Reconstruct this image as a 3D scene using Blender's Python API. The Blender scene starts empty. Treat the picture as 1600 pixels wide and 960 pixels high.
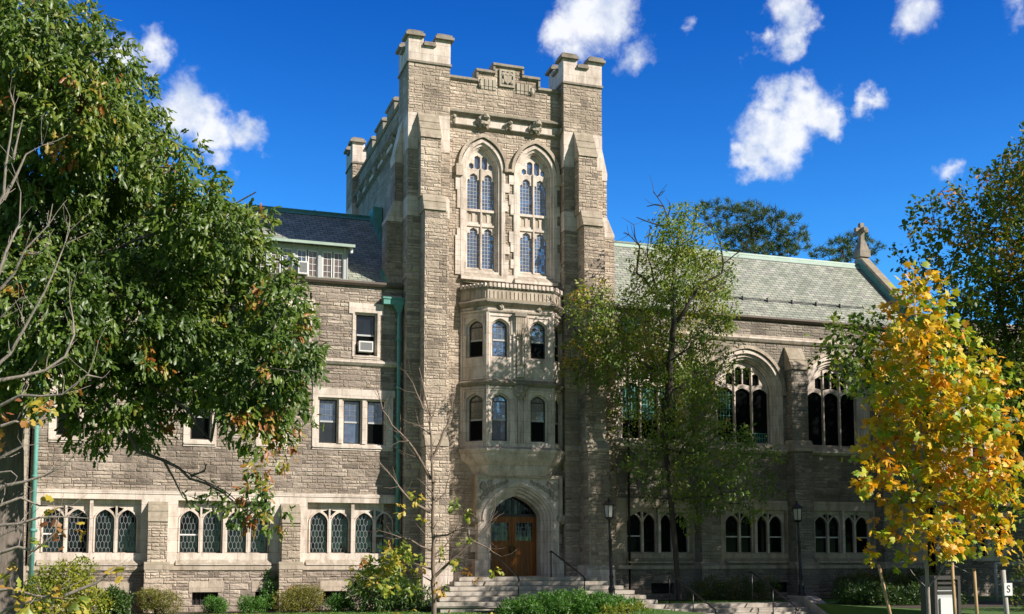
import bpy, math, random
import numpy as np
from mathutils import Vector
from mathutils.geometry import tessellate_polygon

random.seed(11)
RNG = np.random.default_rng(5)
S = bpy.context.scene
C = S.collection
rad = math.radians

# ------------------------------------------------------------ camera, sky, sun, exposure
cam_data = bpy.data.cameras.new('camera')
cam = bpy.data.objects.new('camera', cam_data)
C.objects.link(cam)
cam.location = (0, -40, 1.75)
cam.rotation_euler = (rad(90 + 5.0), 0, -rad(18.4))
cam_data.sensor_width = 36.0
cam_data.lens = 36.0 * 1770 / 1600
cam_data.shift_y = 0.15
cam_data.clip_start = 0.1
cam_data.clip_end = 6000
S.camera = cam

SUN_EL, SUN_AZ = 33.5, 135.0          # azimuth clockwise from +Y
SUN_STRENGTH = 5.0
SKY_STRENGTH = 0.085
EXPOSURE = 0.66
S.view_settings.view_transform = 'Standard'
S.view_settings.look = 'None'
S.view_settings.gamma = 1.0
S.view_settings.use_curve_mapping = False
S.view_settings.exposure = EXPOSURE

world = bpy.data.worlds.new('World')
S.world = world
world.use_nodes = True


class NT:
    """small helper for writing node trees"""
    def __init__(self, tree):
        self.t = tree
        tree.nodes.clear()

    def n(self, kind, ins=None, **props):
        nd = self.t.nodes.new(kind)
        for k, v in props.items():
            setattr(nd, k, v)
        for k, v in (ins or {}).items():
            self.put(nd.inputs[k], v)
        return nd

    def put(self, sock, v):
        if hasattr(v, 'is_linked') and hasattr(v, 'node'):
            self.t.links.new(v, sock)
        else:
            if sock.type == 'RGBA' and len(v) == 3:
                v = (*v, 1)
            sock.default_value = v

    def m(self, op, a, b=0.0, c=0.0, clamp=False):
        nd = self.n('ShaderNodeMath', operation=op, use_clamp=clamp)
        self.put(nd.inputs[0], a); self.put(nd.inputs[1], b); self.put(nd.inputs[2], c)
        return nd.outputs[0]

    def v(self, op, a, b=(0, 0, 0), scale=None):
        nd = self.n('ShaderNodeVectorMath', operation=op)
        self.put(nd.inputs[0], a); self.put(nd.inputs[1], b)
        if scale is not None:
            self.put(nd.inputs['Scale'], scale)
        return nd.outputs['Value'] if op in ('LENGTH', 'DISTANCE', 'DOT_PRODUCT') else nd.outputs[0]

    def mix(self, f, a, b, blend='MIX'):
        nd = self.n('ShaderNodeMix', data_type='RGBA', blend_type=blend)
        self.put(nd.inputs[0], f); self.put(nd.inputs[6], a); self.put(nd.inputs[7], b)
        return nd.outputs[2]

    def ramp(self, f, stops, interp='LINEAR'):
        nd = self.n('ShaderNodeValToRGB')
        nd.color_ramp.interpolation = interp
        el = nd.color_ramp.elements
        while len(el) < len(stops):
            el.new(0.5)
        for e, (p, c) in zip(el, stops):
            e.position = p
            e.color = (*c, 1) if len(c) == 3 else c
        self.put(nd.inputs[0], f)
        return nd.outputs[0]

    def noise(self, vec, scale, detail=3, rough=0.55, dist=0.0):
        nd = self.n('ShaderNodeTexNoise', {'Vector': vec, 'Scale': scale, 'Detail': detail, 'Roughness': rough, 'Distortion': dist})
        return nd.outputs[0]

    def smooth(self, x, a, b, lo=0.0, hi=1.0):
        nd = self.n('ShaderNodeMapRange', {'Value': x, 'From Min': a, 'From Max': b, 'To Min': lo, 'To Max': hi}, interpolation_type='SMOOTHSTEP')
        return nd.outputs[0]


# sky: Nishita air with a handful of fair-weather clouds at infinity
def build_world():
    g = NT(world.node_tree)
    sky = g.n('ShaderNodeTexSky', sky_type='NISHITA', sun_disc=False)
    sky.sun_elevation = rad(SUN_EL)
    sky.sun_rotation = rad(SUN_AZ)
    sky.altitude = 200
    sky.air_density = 1.0
    sky.dust_density = 0.6
    sky.ozone_density = 3.0
    hs = g.n('ShaderNodeHueSaturation', {'Hue': 0.512, 'Saturation': 1.32, 'Value': 1.0, 'Color': sky.outputs[0]})
    gm = g.n('ShaderNodeGamma', {'Color': hs.outputs[0], 'Gamma': 0.95})
    d = g.n('ShaderNodeTexCoord').outputs['Generated']
    sep = g.n('ShaderNodeSeparateXYZ', {0: d})
    lowsky = g.smooth(sep.outputs[2], 0.50, 0.14)
    blue = g.mix(1.0, gm.outputs[0], g.mix(lowsky, (0.16, 0.84, 1.40), (0.85, 1.85, 2.08)), 'MULTIPLY')
    big = g.n('ShaderNodeTexNoise', {'Vector': d, 'Scale': 26.0, 'Detail': 5.0, 'Roughness': 0.6})
    off = g.v('SCALE', g.v('SUBTRACT', big.outputs[1], (0.5, 0.5, 0.5)), scale=0.06)
    dw = g.v('ADD', d, off)
    field = None
    for cx, cy, cz, r, k in CLOUDS:
        dist = g.v('DISTANCE', dw, (cx, cy, cz))
        f = g.m('MULTIPLY', g.m('SUBTRACT', 1.0, g.m('DIVIDE', dist, r)), k)
        field = f if field is None else g.m('MAXIMUM', field, f)
    wisp = g.noise(d, 60.0, 6, 0.65)
    dens = g.m('MULTIPLY', g.smooth(g.m('ADD', g.m('ADD', g.m('MULTIPLY', field, 1.7), g.m('MULTIPLY', g.m('SUBTRACT', wisp, 0.5), 0.9)), g.m('MULTIPLY', g.m('SUBTRACT', g.noise(d, 19.0, 3, 0.5), 0.5), 1.0)), 0.0, 1.25), 0.94)
    shade = g.noise(d, 38.0, 4, 0.6)
    ccol = g.ramp(shade, [(0.34, (4.6, 5.3, 6.6)), (0.60, (7.6, 7.7, 7.9))])
    # dim warm-grey cloud added behind the viewer, unseen, to cut and neutralise fill light
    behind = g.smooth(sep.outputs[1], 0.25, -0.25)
    fill_cut_cloud = g.smooth(g.noise(g.v('MULTIPLY', d, (1.0, 1.0, 2.2)), 3.2, 5, 0.6), 0.36, 0.50)
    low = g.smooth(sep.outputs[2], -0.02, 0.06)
    final = g.mix(dens, blue, ccol)
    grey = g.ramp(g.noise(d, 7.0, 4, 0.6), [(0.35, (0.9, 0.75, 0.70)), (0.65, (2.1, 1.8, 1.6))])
    final = g.mix(g.m('MULTIPLY', g.m('MULTIPLY', fill_cut_cloud, low), g.m('MULTIPLY', behind, 0.95)), final, grey)
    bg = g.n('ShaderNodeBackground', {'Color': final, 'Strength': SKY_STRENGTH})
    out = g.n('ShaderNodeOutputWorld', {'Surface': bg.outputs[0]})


CLOUDS = [(-0.02, 0.918, 0.398, 0.0264, 0.8), (0, 0.915, 0.402, 0.0194, 0.8), (0.03, 0.932, 0.364, 0.0317, 1), (0.051, 0.934, 0.353, 0.0299, 1), (0.076, 0.933, 0.351, 0.0211, 1), (0.054, 0.944, 0.325, 0.015, 0.7), (0.34, 0.83, 0.442, 0.0352, 1), (0.324, 0.841, 0.434, 0.0229, 0.9), (0.36, 0.82, 0.446, 0.0317, 1), (0.381, 0.826, 0.416, 0.0194, 0.6), (0.336, 0.843, 0.42, 0.0158, 0.7), (0.482, 0.759, 0.437, 0.0229, 0.85), (0.486, 0.767, 0.419, 0.0211, 0.8), (0.471, 0.775, 0.421, 0.0132, 0.6), (0.494, 0.76, 0.423, 0.0158, 0.8), (0.566, 0.706, 0.427, 0.0246, 0.7), (0.496, 0.795, 0.348, 0.0352, 1.1), (0.508, 0.779, 0.368, 0.0317, 1.1), (0.49, 0.785, 0.376, 0.0229, 1), (0.526, 0.771, 0.359, 0.0211, 1), (0.483, 0.809, 0.336, 0.0211, 1), (0.553, 0.749, 0.365, 0.015, 0.8), (0.613, 0.725, 0.312, 0.0106, 0.5), (0.422, 0.797, 0.433, 0.0088, 0.4), (0.621, 0.662, 0.42, 0.0176, 0.5)]
build_world()

sun_data = bpy.data.lights.new('sun', 'SUN')
sun_data.energy = SUN_STRENGTH
sun_data.angle = rad(0.55)
sun_data.color = (1.0, 0.905, 0.815)
sun = bpy.data.objects.new('sun', sun_data)
C.objects.link(sun)
_l = Vector((-math.sin(rad(SUN_AZ)) * math.cos(rad(SUN_EL)), -math.cos(rad(SUN_AZ)) * math.cos(rad(SUN_EL)), -math.sin(rad(SUN_EL))))
sun.rotation_euler = _l.to_track_quat('-Z', 'Y').to_euler()
sun.location = (40, -60, 60)


# ------------------------------------------------------------ materials
MATS = {}
def new_mat(name):
    m = bpy.data.materials.new(name)
    m.use_nodes = True
    MATS[name] = m
    return NT(m.node_tree)

def finish(g, shader):
    g.n('ShaderNodeOutputMaterial', {'Surface': shader})

def wall_uv(g):
    geo = g.n('ShaderNodeNewGeometry')
    p = g.n('ShaderNodeSeparateXYZ', {0: geo.outputs['Position']})
    nn = g.n('ShaderNodeSeparateXYZ', {0: geo.outputs['True Normal']})
    side = g.m('GREATER_THAN', g.m('ABSOLUTE', nn.outputs[0]), 0.75)
    u = g.m('ADD', g.m('MULTIPLY', p.outputs[0], g.m('SUBTRACT', 1.0, side)), g.m('MULTIPLY', g.m('ADD', p.outputs[1], 3.37), side))
    return geo, p, nn, u

def mat_rubble(name, palette, dark=1.0):
    g = new_mat(name)
    geo, p, nn, u = wall_uv(g)
    z = p.outputs[2]
    wob = g.noise(geo.outputs['Position'], 1.7, 2)
    zz = g.m('ADD', z, g.m('MULTIPLY', g.m('SINE', g.m('ADD', g.m('MULTIPLY', z, 4.3), 1.1)), 0.055))
    zz = g.m('ADD', zz, g.m('MULTIPLY', g.m('SUBTRACT', g.noise(geo.outputs['Position'], 3.6, 2), 0.5), 0.06))
    uu = g.m('ADD', u, g.m('MULTIPLY', g.m('SINE', g.m('MULTIPLY', u, 2.3)), 0.12))
    uu = g.m('ADD', uu, g.m('MULTIPLY', g.m('SUBTRACT', g.noise(geo.outputs['Position'], 5.0, 2), 0.5), 0.09))
    vec = g.n('ShaderNodeCombineXYZ', {0: uu, 1: zz, 2: 0.0}).outputs[0]
    def br(wd, ht, mort, off, freq, soft):
        b = g.n('ShaderNodeTexBrick', {'Vector': vec, 'Color1': (0, 0, 0), 'Color2': (1, 1, 1), 'Mortar': (0.5, 0.5, 0.5), 'Scale': 1.0,
                                      'Mortar Size': mort, 'Mortar Smooth': soft, 'Bias': 0.0, 'Brick Width': wd, 'Row Height': ht}, offset=off, offset_frequency=freq)
        return g.n('ShaderNodeSeparateColor', {0: b.outputs[0]}).outputs[0], b.outputs[1]
    ca, fa = br(0.64, 0.225, 0.006, 0.37, 2, 0.2)
    cb, fb = br(0.46, 0.1125, 0.005, 0.61, 3, 0.2)
    _, wa = br(0.64, 0.225, 0.036, 0.37, 2, 1.0)
    _, wb = br(0.46, 0.1125, 0.026, 0.61, 3, 1.0)
    sel = g.m('MULTIPLY', g.m('GREATER_THAN', ca, 0.36), g.m('SUBTRACT', 1.0, g.m('MULTIPLY', fa, 1.0)))
    sel = g.m('GREATER_THAN', sel, 0.5)
    mort = g.m('MAXIMUM', fa, g.m('MULTIPLY', sel, fb))
    val = g.m('ADD', g.m('MULTIPLY', cb, sel), g.m('MULTIPLY', ca, g.m('SUBTRACT', 1.0, sel)))
    val = g.m('FRACT', g.m('MULTIPLY', g.m('ADD', val, g.m('MULTIPLY', sel, 0.37)), 1.71))
    fine = g.noise(geo.outputs['Position'], 14.0, 5, 0.7)
    stain = g.noise(g.v('MULTIPLY', geo.outputs['Position'], (0.8, 0.8, 0.28)), 1.1, 4, 0.6)
    col = g.ramp(val, palette)
    col = g.mix(1.0, col, g.ramp(fine, [(0.28, (0.78, 0.77, 0.75)), (0.70, (1.2, 1.18, 1.16))]), 'MULTIPLY')
    col = g.mix(1.0, col, g.ramp(stain, [(0.30, (0.58, 0.57, 0.56)), (0.58, (1.06, 1.06, 1.06))]), 'MULTIPLY')
    col = g.mix(g.m('MULTIPLY', mort, 0.45), col, (0.31, 0.28, 0.24))
    pil = g.m('ADD', g.m('MULTIPLY', wb, sel), g.m('MULTIPLY', wa, g.m('SUBTRACT', 1.0, sel)))
    pil = g.m('POWER', g.m('SUBTRACT', 1.0, g.m('MAXIMUM', pil, wa), clamp=True), 0.55)
    chip = g.noise(g.v('MULTIPLY', geo.outputs['Position'], (1.0, 1.0, 1.9)), 4.2, 4, 0.6)
    h = g.m('MULTIPLY', pil, g.m('ADD', 0.24, g.m('MULTIPLY', val, 0.42)))
    h = g.m('ADD', h, g.m('MULTIPLY', chip, 1.35))
    h = g.m('ADD', h, g.m('MULTIPLY', fine, 0.34))
    bump = g.n('ShaderNodeBump', {'Height': h, 'Strength': 1.0, 'Distance': 0.065})
    bs = g.n('ShaderNodeBsdfPrincipled', {'Base Color': col, 'Roughness': 0.92, 'Normal': bump.outputs[0], 'Specular IOR Level': 0.2})
    finish(g, bs.outputs[0])

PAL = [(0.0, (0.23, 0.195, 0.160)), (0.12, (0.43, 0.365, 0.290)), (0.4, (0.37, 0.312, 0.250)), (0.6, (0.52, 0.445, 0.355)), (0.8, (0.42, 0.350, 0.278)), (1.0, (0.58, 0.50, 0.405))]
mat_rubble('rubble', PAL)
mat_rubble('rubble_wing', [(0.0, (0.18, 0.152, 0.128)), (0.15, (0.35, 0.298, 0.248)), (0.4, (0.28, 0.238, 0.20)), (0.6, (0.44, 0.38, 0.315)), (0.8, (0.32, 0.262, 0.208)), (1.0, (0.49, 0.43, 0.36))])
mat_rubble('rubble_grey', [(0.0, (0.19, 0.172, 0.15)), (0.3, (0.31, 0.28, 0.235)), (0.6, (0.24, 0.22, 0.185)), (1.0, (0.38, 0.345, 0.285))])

def mat_ashlar(name, base, lich=0.75, bw=0.95, bh=0.40, joint=0.8):
    g = new_mat(name)
    geo, p, nn, u = wall_uv(g)
    vec = g.n('ShaderNodeCombineXYZ', {0: u, 1: p.outputs[2], 2: 0.0}).outputs[0]
    b = g.n('ShaderNodeTexBrick', {'Vector': vec, 'Color1': (0, 0, 0), 'Color2': (1, 1, 1), 'Mortar': (0.5, 0.5, 0.5), 'Scale': 1.0, 'Mortar Size': 0.006,
                                  'Mortar Smooth': 0.3, 'Brick Width': bw, 'Row Height': bh}, offset=0.45)
    r = g.n('ShaderNodeSeparateColor', {0: b.outputs[0]}).outputs[0]
    c0 = [c * 0.90 for c in base]; c1 = [min(0.8, c * 1.08) for c in base]
    col = g.mix(r, tuple(c0), tuple(c1))
    col = g.mix(g.m('MULTIPLY', b.outputs[1], joint), col, tuple(c * 0.45 for c in base))
    st = g.noise(g.v('MULTIPLY', geo.outputs['Position'], (2.2, 2.2, 0.6)), 1.6, 5, 0.65)
    col = g.mix(1.0, col, g.ramp(st, [(0.30, (0.60, 0.57, 0.53)), (0.56, (1.03, 1.03, 1.03))]), 'MULTIPLY')
    fine = g.noise(geo.outputs['Position'], 22.0, 4, 0.7)
    col = g.mix(1.0, col, g.ramp(fine, [(0.3, (0.86, 0.86, 0.85)), (0.7, (1.08, 1.08, 1.08))]), 'MULTIPLY')
    upf = g.m('MULTIPLY', g.smooth(nn.outputs[2], 0.25, 0.6), g.smooth(g.noise(geo.outputs['Position'], 4.0, 4, 0.7), 0.25, 0.6, 0.35, 1.0))
    col = g.mix(g.m('MULTIPLY', upf, lich), col, (0.20, 0.178, 0.125))
    bump = g.n('ShaderNodeBump', {'Height': g.m('SUBTRACT', g.m('MULTIPLY', fine, 0.5), b.outputs[1]), 'Strength': 0.5, 'Distance': 0.008})
    bs = g.n('ShaderNodeBsdfPrincipled', {'Base Color': col, 'Roughness': 0.88, 'Normal': bump.outputs[0], 'Specular IOR Level': 0.25})
    finish(g, bs.outputs[0])

mat_ashlar('ashlar', (0.66, 0.58, 0.51))
mat_ashlar('ashlar_warm', (0.47, 0.405, 0.325))
mat_ashlar('ashlar_weathered', (0.29, 0.262, 0.215), 0.9)
mat_ashlar('carving', (0.40, 0.36, 0.29), 0.6, 5, 5, 0.0)
mat_ashlar('step_stone', (0.42, 0.385, 0.335), 0.12, 1.6, 3.0, 0.7)

def mat_slate():
    g = new_mat('slate')
    geo, p, nn, u = wall_uv(g)
    vec = g.n('ShaderNodeCombineXYZ', {0: u, 1: g.m('MULTIPLY', p.outputs[2], 1.42), 2: 0.0}).outputs[0]
    b = g.n('ShaderNodeTexBrick', {'Vector': vec, 'Color1': (0, 0, 0), 'Color2': (1, 1, 1), 'Mortar': (0.0, 0.0, 0.0), 'Scale': 1.0, 'Mortar Size': 0.014,
                                  'Mortar Smooth': 0.4, 'Brick Width': 0.34, 'Row Height': 0.19}, offset=0.5)
    r = g.n('ShaderNodeSeparateColor', {0: b.outputs[0]}).outputs[0]
    col = g.ramp(r, [(0.0, (0.245, 0.265, 0.215)), (0.5, (0.33, 0.35, 0.285)), (0.86, (0.37, 0.385, 0.315)), (0.93, (0.24, 0.235, 0.21)), (1.0, (0.42, 0.42, 0.38))])
    st = g.noise(g.v('MULTIPLY', geo.outputs['Position'], (1.5, 1.5, 0.4)), 1.2, 4, 0.6)
    col = g.mix(1.0, col, g.ramp(st, [(0.3, (0.66, 0.70, 0.64)), (0.62, (1.06, 1.06, 1.04))]), 'MULTIPLY')
    col = g.mix(b.outputs[1], col, (0.06, 0.065, 0.06))
    saw = g.m('FRACT', g.m('DIVIDE', g.m('MULTIPLY', p.outputs[2], 1.42), 0.19))
    h = g.m('ADD', g.m('SUBTRACT', g.m('MULTIPLY', r, 0.5), b.outputs[1]), g.m('MULTIPLY', saw, -0.9))
    bump = g.n('ShaderNodeBump', {'Height': h, 'Strength': 0.8, 'Distance': 0.02})
    bs = g.n('ShaderNodeBsdfPrincipled', {'Base Color': col, 'Roughness': 0.6, 'Normal': bump.outputs[0], 'Specular IOR Level': 0.4})
    finish(g, bs.outputs[0])
mat_slate()

def mat_plain(name, col, rough=0.6, metal=0.0, var=0.25, scale=6.0, bump=0.0, stretch=(1, 1, 1)):
    g = new_mat(name)
    geo = g.n('ShaderNodeNewGeometry')
    nz = g.noise(g.v('MULTIPLY', geo.outputs['Position'], stretch), scale, 5, 0.65)
    c = g.mix(nz, tuple(x * (1 - var * 1.6) for x in col), tuple(x * (1 + var * 1.4) for x in col))
    ins = {'Base Color': c, 'Roughness': rough, 'Metallic': metal}
    if bump:
        ins['Normal'] = g.n('ShaderNodeBump', {'Height': nz, 'Strength': 0.7, 'Distance': bump}).outputs[0]
    bs = g.n('ShaderNodeBsdfPrincipled', ins)
    finish(g, bs.outputs[0])

mat_plain('verdigris', (0.10, 0.30, 0.255), 0.7, 0, 0.35, 3.0)
mat_plain('pale_copper', (0.33, 0.43, 0.36), 0.7, 0, 0.15, 3.0)
mat_plain('gutter_brown', (0.11, 0.085, 0.065), 0.6)
mat_plain('black_iron', (0.012, 0.012, 0.013), 0.38, 0, 0.3)
mat_plain('dark_sash', (0.035, 0.03, 0.026), 0.5)
mat_plain('white_paint', (0.66, 0.66, 0.64), 0.55, 0, 0.08)
mat_plain('grey_paint', (0.42, 0.43, 0.43), 0.6, 0, 0.12)
mat_plain('ac_dark', (0.10, 0.10, 0.11), 0.6)
mat_plain('lead', (0.22, 0.235, 0.24), 0.5, 0.2, 0.2)
mat_plain('blind', (0.42, 0.37, 0.28), 0.8, 0, 0.1)
mat_plain('brass', (0.10, 0.07, 0.03), 0.35, 0.8)
mat_plain('stake_wood', (0.40, 0.27, 0.13), 0.8, 0, 0.3, 8, 0.004, (4, 4, 0.6))
mat_plain('weathered_post', (0.40, 0.38, 0.34), 0.8, 0, 0.25, 8, 0.004, (4, 4, 0.6))
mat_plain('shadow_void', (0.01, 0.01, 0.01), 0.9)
mat_plain('bark_grey', (0.29, 0.25, 0.21), 0.9, 0, 0.35, 9, 0.02, (2.5, 2.5, 0.7))
mat_plain('bark_oak', (0.15, 0.125, 0.105), 0.95, 0, 0.55, 5, 0.06, (3.0, 3.0, 0.5))
mat_plain('bark_dark', (0.055, 0.045, 0.036), 0.9, 0, 0.45, 8, 0.03, (2.5, 2.5, 0.6))
mat_plain('bark_tan', (0.20, 0.15, 0.115), 0.9, 0, 0.45, 12, 0.01, (2.5, 2.5, 0.7))
mat_plain('curtain_red', (0.40, 0.17, 0.10), 0.9, 0, 0.2)
mat_plain('mulch', (0.06, 0.042, 0.03), 0.95, 0, 0.5, 14, 0.03)
mat_plain('paving', (0.36, 0.335, 0.29), 0.9, 0, 0.2, 5, 0.006)
mat_plain('asphalt', (0.05, 0.05, 0.052), 0.9, 0, 0.25, 30, 0.004)

def mat_glass(name, base, refl, cell=(0.11, 0.16), jitter=0.05, tint=(0.92, 0.96, 1.0)):
    """window glass in front of an unlit room: dark body with sky reflections that differ from quarry to quarry"""
    g = new_mat(name)
    geo, p, nn, u = wall_uv(g)
    cellv = g.n('ShaderNodeCombineXYZ', {0: g.m('FLOOR', g.m('DIVIDE', u, cell[0])), 1: g.m('FLOOR', g.m('DIVIDE', p.outputs[2], cell[1])), 2: 0.0}).outputs[0]
    wn = g.n('ShaderNodeTexWhiteNoise', {'Vector': cellv}, noise_dimensions='2D')
    smooth = g.n('ShaderNodeTexNoise', {'Vector': geo.outputs['Position'], 'Scale': 2.2, 'Detail': 2.0})
    j = g.v('SCALE', g.v('SUBTRACT', wn.outputs[1], (0.5, 0.5, 0.5)), scale=jitter)
    j2 = g.v('SCALE', g.v('SUBTRACT', smooth.outputs[1], (0.5, 0.5, 0.5)), scale=jitter * 1.6)
    nrm = g.v('NORMALIZE', g.v('ADD', g.v('ADD', geo.outputs['Normal'], j), j2))
    df = g.n('ShaderNodeBsdfDiffuse', {'Color': g.mix(g.m('MULTIPLY', wn.outputs[0], 0.7), base, tuple(c * 1.8 for c in base))})
    gl = g.n('ShaderNodeBsdfGlossy', {'Color': tint, 'Roughness': 0.03, 'Normal': nrm})
    fr = g.n('ShaderNodeFresnel', {'IOR': 1.55, 'Normal': nrm})
    f = g.m('ADD', g.m('MULTIPLY', fr.outputs[0], refl), g.m('MULTIPLY', wn.outputs[0], 0.02 * refl), clamp=True)
    mx = g.n('ShaderNodeMixShader', {0: f, 1: df.outputs[0], 2: gl.outputs[0]})
    finish(g, mx.outputs[0])

mat_glass('glass_dark', (0.006, 0.007, 0.008), 0.6, (0.11, 0.2), 0.02)
mat_glass('glass_deep', (0.004, 0.005, 0.005), 0.05, (3, 3), 0.01)
mat_glass('glass_sky', (0.07, 0.10, 0.16), 4.6, (0.11, 0.13), 0.055)
mat_glass('glass_sash', (0.012, 0.014, 0.016), 3.0, (0.9, 0.8), 0.03)
mat_glass('glass_blind', (0.15, 0.135, 0.10), 1.2, (0.9, 0.8), 0.02)
mat_glass('glass_green', (0.012, 0.035, 0.032), 0.9, (0.14, 0.2), 0.08)
mat_glass('glass_curtain', (0.13, 0.10, 0.085), 3.6, (0.11, 0.16), 0.07)
mat_glass('lamp_glass', (0.34, 0.34, 0.33), 1.0, (2, 2), 0.02)

def mat_door():
    g = new_mat('door_oak')
    geo, p, nn, u = wall_uv(g)
    plank = g.m('FLOOR', g.m('DIVIDE', u, 0.125))
    wn = g.n('ShaderNodeTexWhiteNoise', {'W': plank}, noise_dimensions='1D').outputs[0]
    gr = g.noise(g.v('MULTIPLY', geo.outputs['Position'], (14, 14, 1.1)), 2.0, 5, 0.65)
    col = g.ramp(gr, [(0.25, (0.12, 0.038, 0.007)), (0.55, (0.31, 0.105, 0.016)), (0.8, (0.42, 0.155, 0.025))])
    col = g.mix(1.0, col, g.ramp(wn, [(0, (0.75, 0.75, 0.75)), (1, (1.15, 1.15, 1.15))]), 'MULTIPLY')
    gap = g.m('LESS_THAN', g.m('FRACT', g.m('DIVIDE', u, 0.125)), 0.07)
    col = g.mix(gap, col, (0.05, 0.02, 0.006))
    bs = g.n('ShaderNodeBsdfPrincipled', {'Base Color': col, 'Roughness': 0.4, 'Specular IOR Level': 0.3,
             'Normal': g.n('ShaderNodeBump', {'Height': g.m('SUBTRACT', gr, gap), 'Strength': 0.5, 'Distance': 0.01}).outputs[0]})
    finish(g, bs.outputs[0])
mat_door()

def mat_leaf(name, stops, trans=0.35, gloss=0.035, rough=0.45, tcol=(1.15, 1.2, 0.55)):
    g = new_mat(name)
    at = g.n('ShaderNodeAttribute', attribute_name='tint').outputs['Fac']
    geo = g.n('ShaderNodeNewGeometry')
    mott = g.noise(geo.outputs['Position'], 9.0, 3, 0.6)
    f = g.m('ADD', at, g.m('MULTIPLY', g.m('SUBTRACT', mott, 0.5), 0.16), clamp=True)
    col = g.ramp(f, stops)
    df = g.n('ShaderNodeBsdfDiffuse', {'Color': col})
    tr = g.n('ShaderNodeBsdfTranslucent', {'Color': g.mix(1.0, col, tcol, 'MULTIPLY')})
    gl = g.n('ShaderNodeBsdfGlossy', {'Color': (1, 1, 1), 'Roughness': rough})
    a = g.n('ShaderNodeMixShader', {0: trans, 1: df.outputs[0], 2: tr.outputs[0]})
    b = g.n('ShaderNodeMixShader', {0: gloss, 1: a.outputs[0], 2: gl.outputs[0]})
    finish(g, b.outputs[0])

mat_leaf('leaf_oak', [(0.0, (0.038, 0.080, 0.012)), (0.35, (0.095, 0.165, 0.022)), (0.62, (0.170, 0.225, 0.030)), (0.8, (0.29, 0.25, 0.035)), (0.9, (0.34, 0.17, 0.03)), (1.0, (0.30, 0.095, 0.025))], 0.34, 0.03, 0.42)
mat_leaf('leaf_yellow', [(0.0, (0.19, 0.33, 0.025)), (0.20, (0.42, 0.44, 0.025)), (0.42, (0.72, 0.46, 0.02)), (0.7, (0.72, 0.33, 0.018)), (0.9, (0.52, 0.19, 0.022)), (1.0, (0.30, 0.10, 0.025))], 0.34, 0.03, 0.5, (1.15, 1.0, 0.5))
mat_leaf('leaf_maple', [(0.0, (0.042, 0.085, 0.012)), (0.4, (0.105, 0.170, 0.022)), (0.65, (0.22, 0.24, 0.03)), (0.82, (0.34, 0.24, 0.03)), (1.0, (0.42, 0.15, 0.03))], 0.34, 0.02, 0.5)
mat_leaf('leaf_mid', [(0.0, (0.060, 0.115, 0.014)), (0.4, (0.135, 0.215, 0.026)), (0.75, (0.26, 0.29, 0.035)), (0.93, (0.42, 0.32, 0.04)), (1.0, (0.48, 0.22, 0.05))], 0.36, 0.025, 0.5)
mat_leaf('leaf_dark', [(0.0, (0.036, 0.070, 0.012)), (0.5, (0.095, 0.145, 0.022)), (0.8, (0.22, 0.19, 0.03)), (1.0, (0.38, 0.16, 0.03))], 0.32, 0.02, 0.5)
mat_leaf('leaf_sapling', [(0.0, (0.12, 0.20, 0.03)), (0.35, (0.28, 0.32, 0.04)), (0.65, (0.46, 0.36, 0.045)), (0.85, (0.42, 0.21, 0.06)), (1.0, (0.28, 0.11, 0.05))], 0.35, 0.03)
mat_leaf('needle_pine', [(0.0, (0.040, 0.075, 0.026)), (0.6, (0.095, 0.150, 0.045)), (1.0, (0.20, 0.18, 0.06))], 0.2, 0.02, 0.6)
mat_leaf('leaf_shrub', [(0.0, (0.030, 0.070, 0.016)), (0.5, (0.060, 0.12, 0.022)), (1.0, (0.11, 0.16, 0.03))], 0.25, 0.03)
mat_leaf('leaf_olive', [(0.0, (0.09, 0.105, 0.016)), (0.5, (0.17, 0.17, 0.025)), (0.85, (0.26, 0.22, 0.035)), (1.0, (0.30, 0.14, 0.05))], 0.25, 0.03)
mat_leaf('leaf_lime', [(0.0, (0.10, 0.16, 0.02)), (0.5, (0.25, 0.29, 0.03)), (0.85, (0.42, 0.38, 0.04)), (1.0, (0.50, 0.32, 0.05))], 0.35, 0.03)
mat_leaf('leaf_bright', [(0.0, (0.035, 0.11, 0.012)), (0.6, (0.07, 0.19, 0.02)), (1.0, (0.12, 0.24, 0.03))], 0.25, 0.03)
mat_leaf('grass_blade', [(0.0, (0.05, 0.13, 0.012)), (0.6, (0.09, 0.21, 0.02)), (1.0, (0.17, 0.26, 0.035))], 0.3, 0.04)

def mat_ground():
    g = new_mat('lawn_soil')
    geo = g.n('ShaderNodeNewGeometry')
    a = g.noise(geo.outputs['Position'], 0.6, 4)
    b = g.noise(geo.outputs['Position'], 25.0, 4, 0.7)
    c = g.mix(a, (0.05, 0.12, 0.015), (0.09, 0.17, 0.025))
    c = g.mix(1.0, c, g.ramp(b, [(0.3, (0.55, 0.55, 0.5)), (0.7, (1.2, 1.2, 1.2))]), 'MULTIPLY')
    bs = g.n('ShaderNodeBsdfPrincipled', {'Base Color': c, 'Roughness': 0.95, 'Normal': g.n('ShaderNodeBump', {'Height': b, 'Strength': 0.8, 'Distance': 0.03}).outputs[0]})
    finish(g, bs.outputs[0])
mat_ground()


# ------------------------------------------------------------ mesh helpers
def FR(o=(0, 0, 0), u=(1, 0, 0), n=(0, -1, 0)):
    """a wall frame: a runs along the wall, z up, w out of the wall"""
    o, u, n = Vector(o), Vector(u).normalized(), Vector(n).normalized()
    return lambda a, z, w: (o.x + u.x * a + n.x * w, o.y + u.y * a + n.y * w, o.z + z)
F0 = FR()

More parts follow.
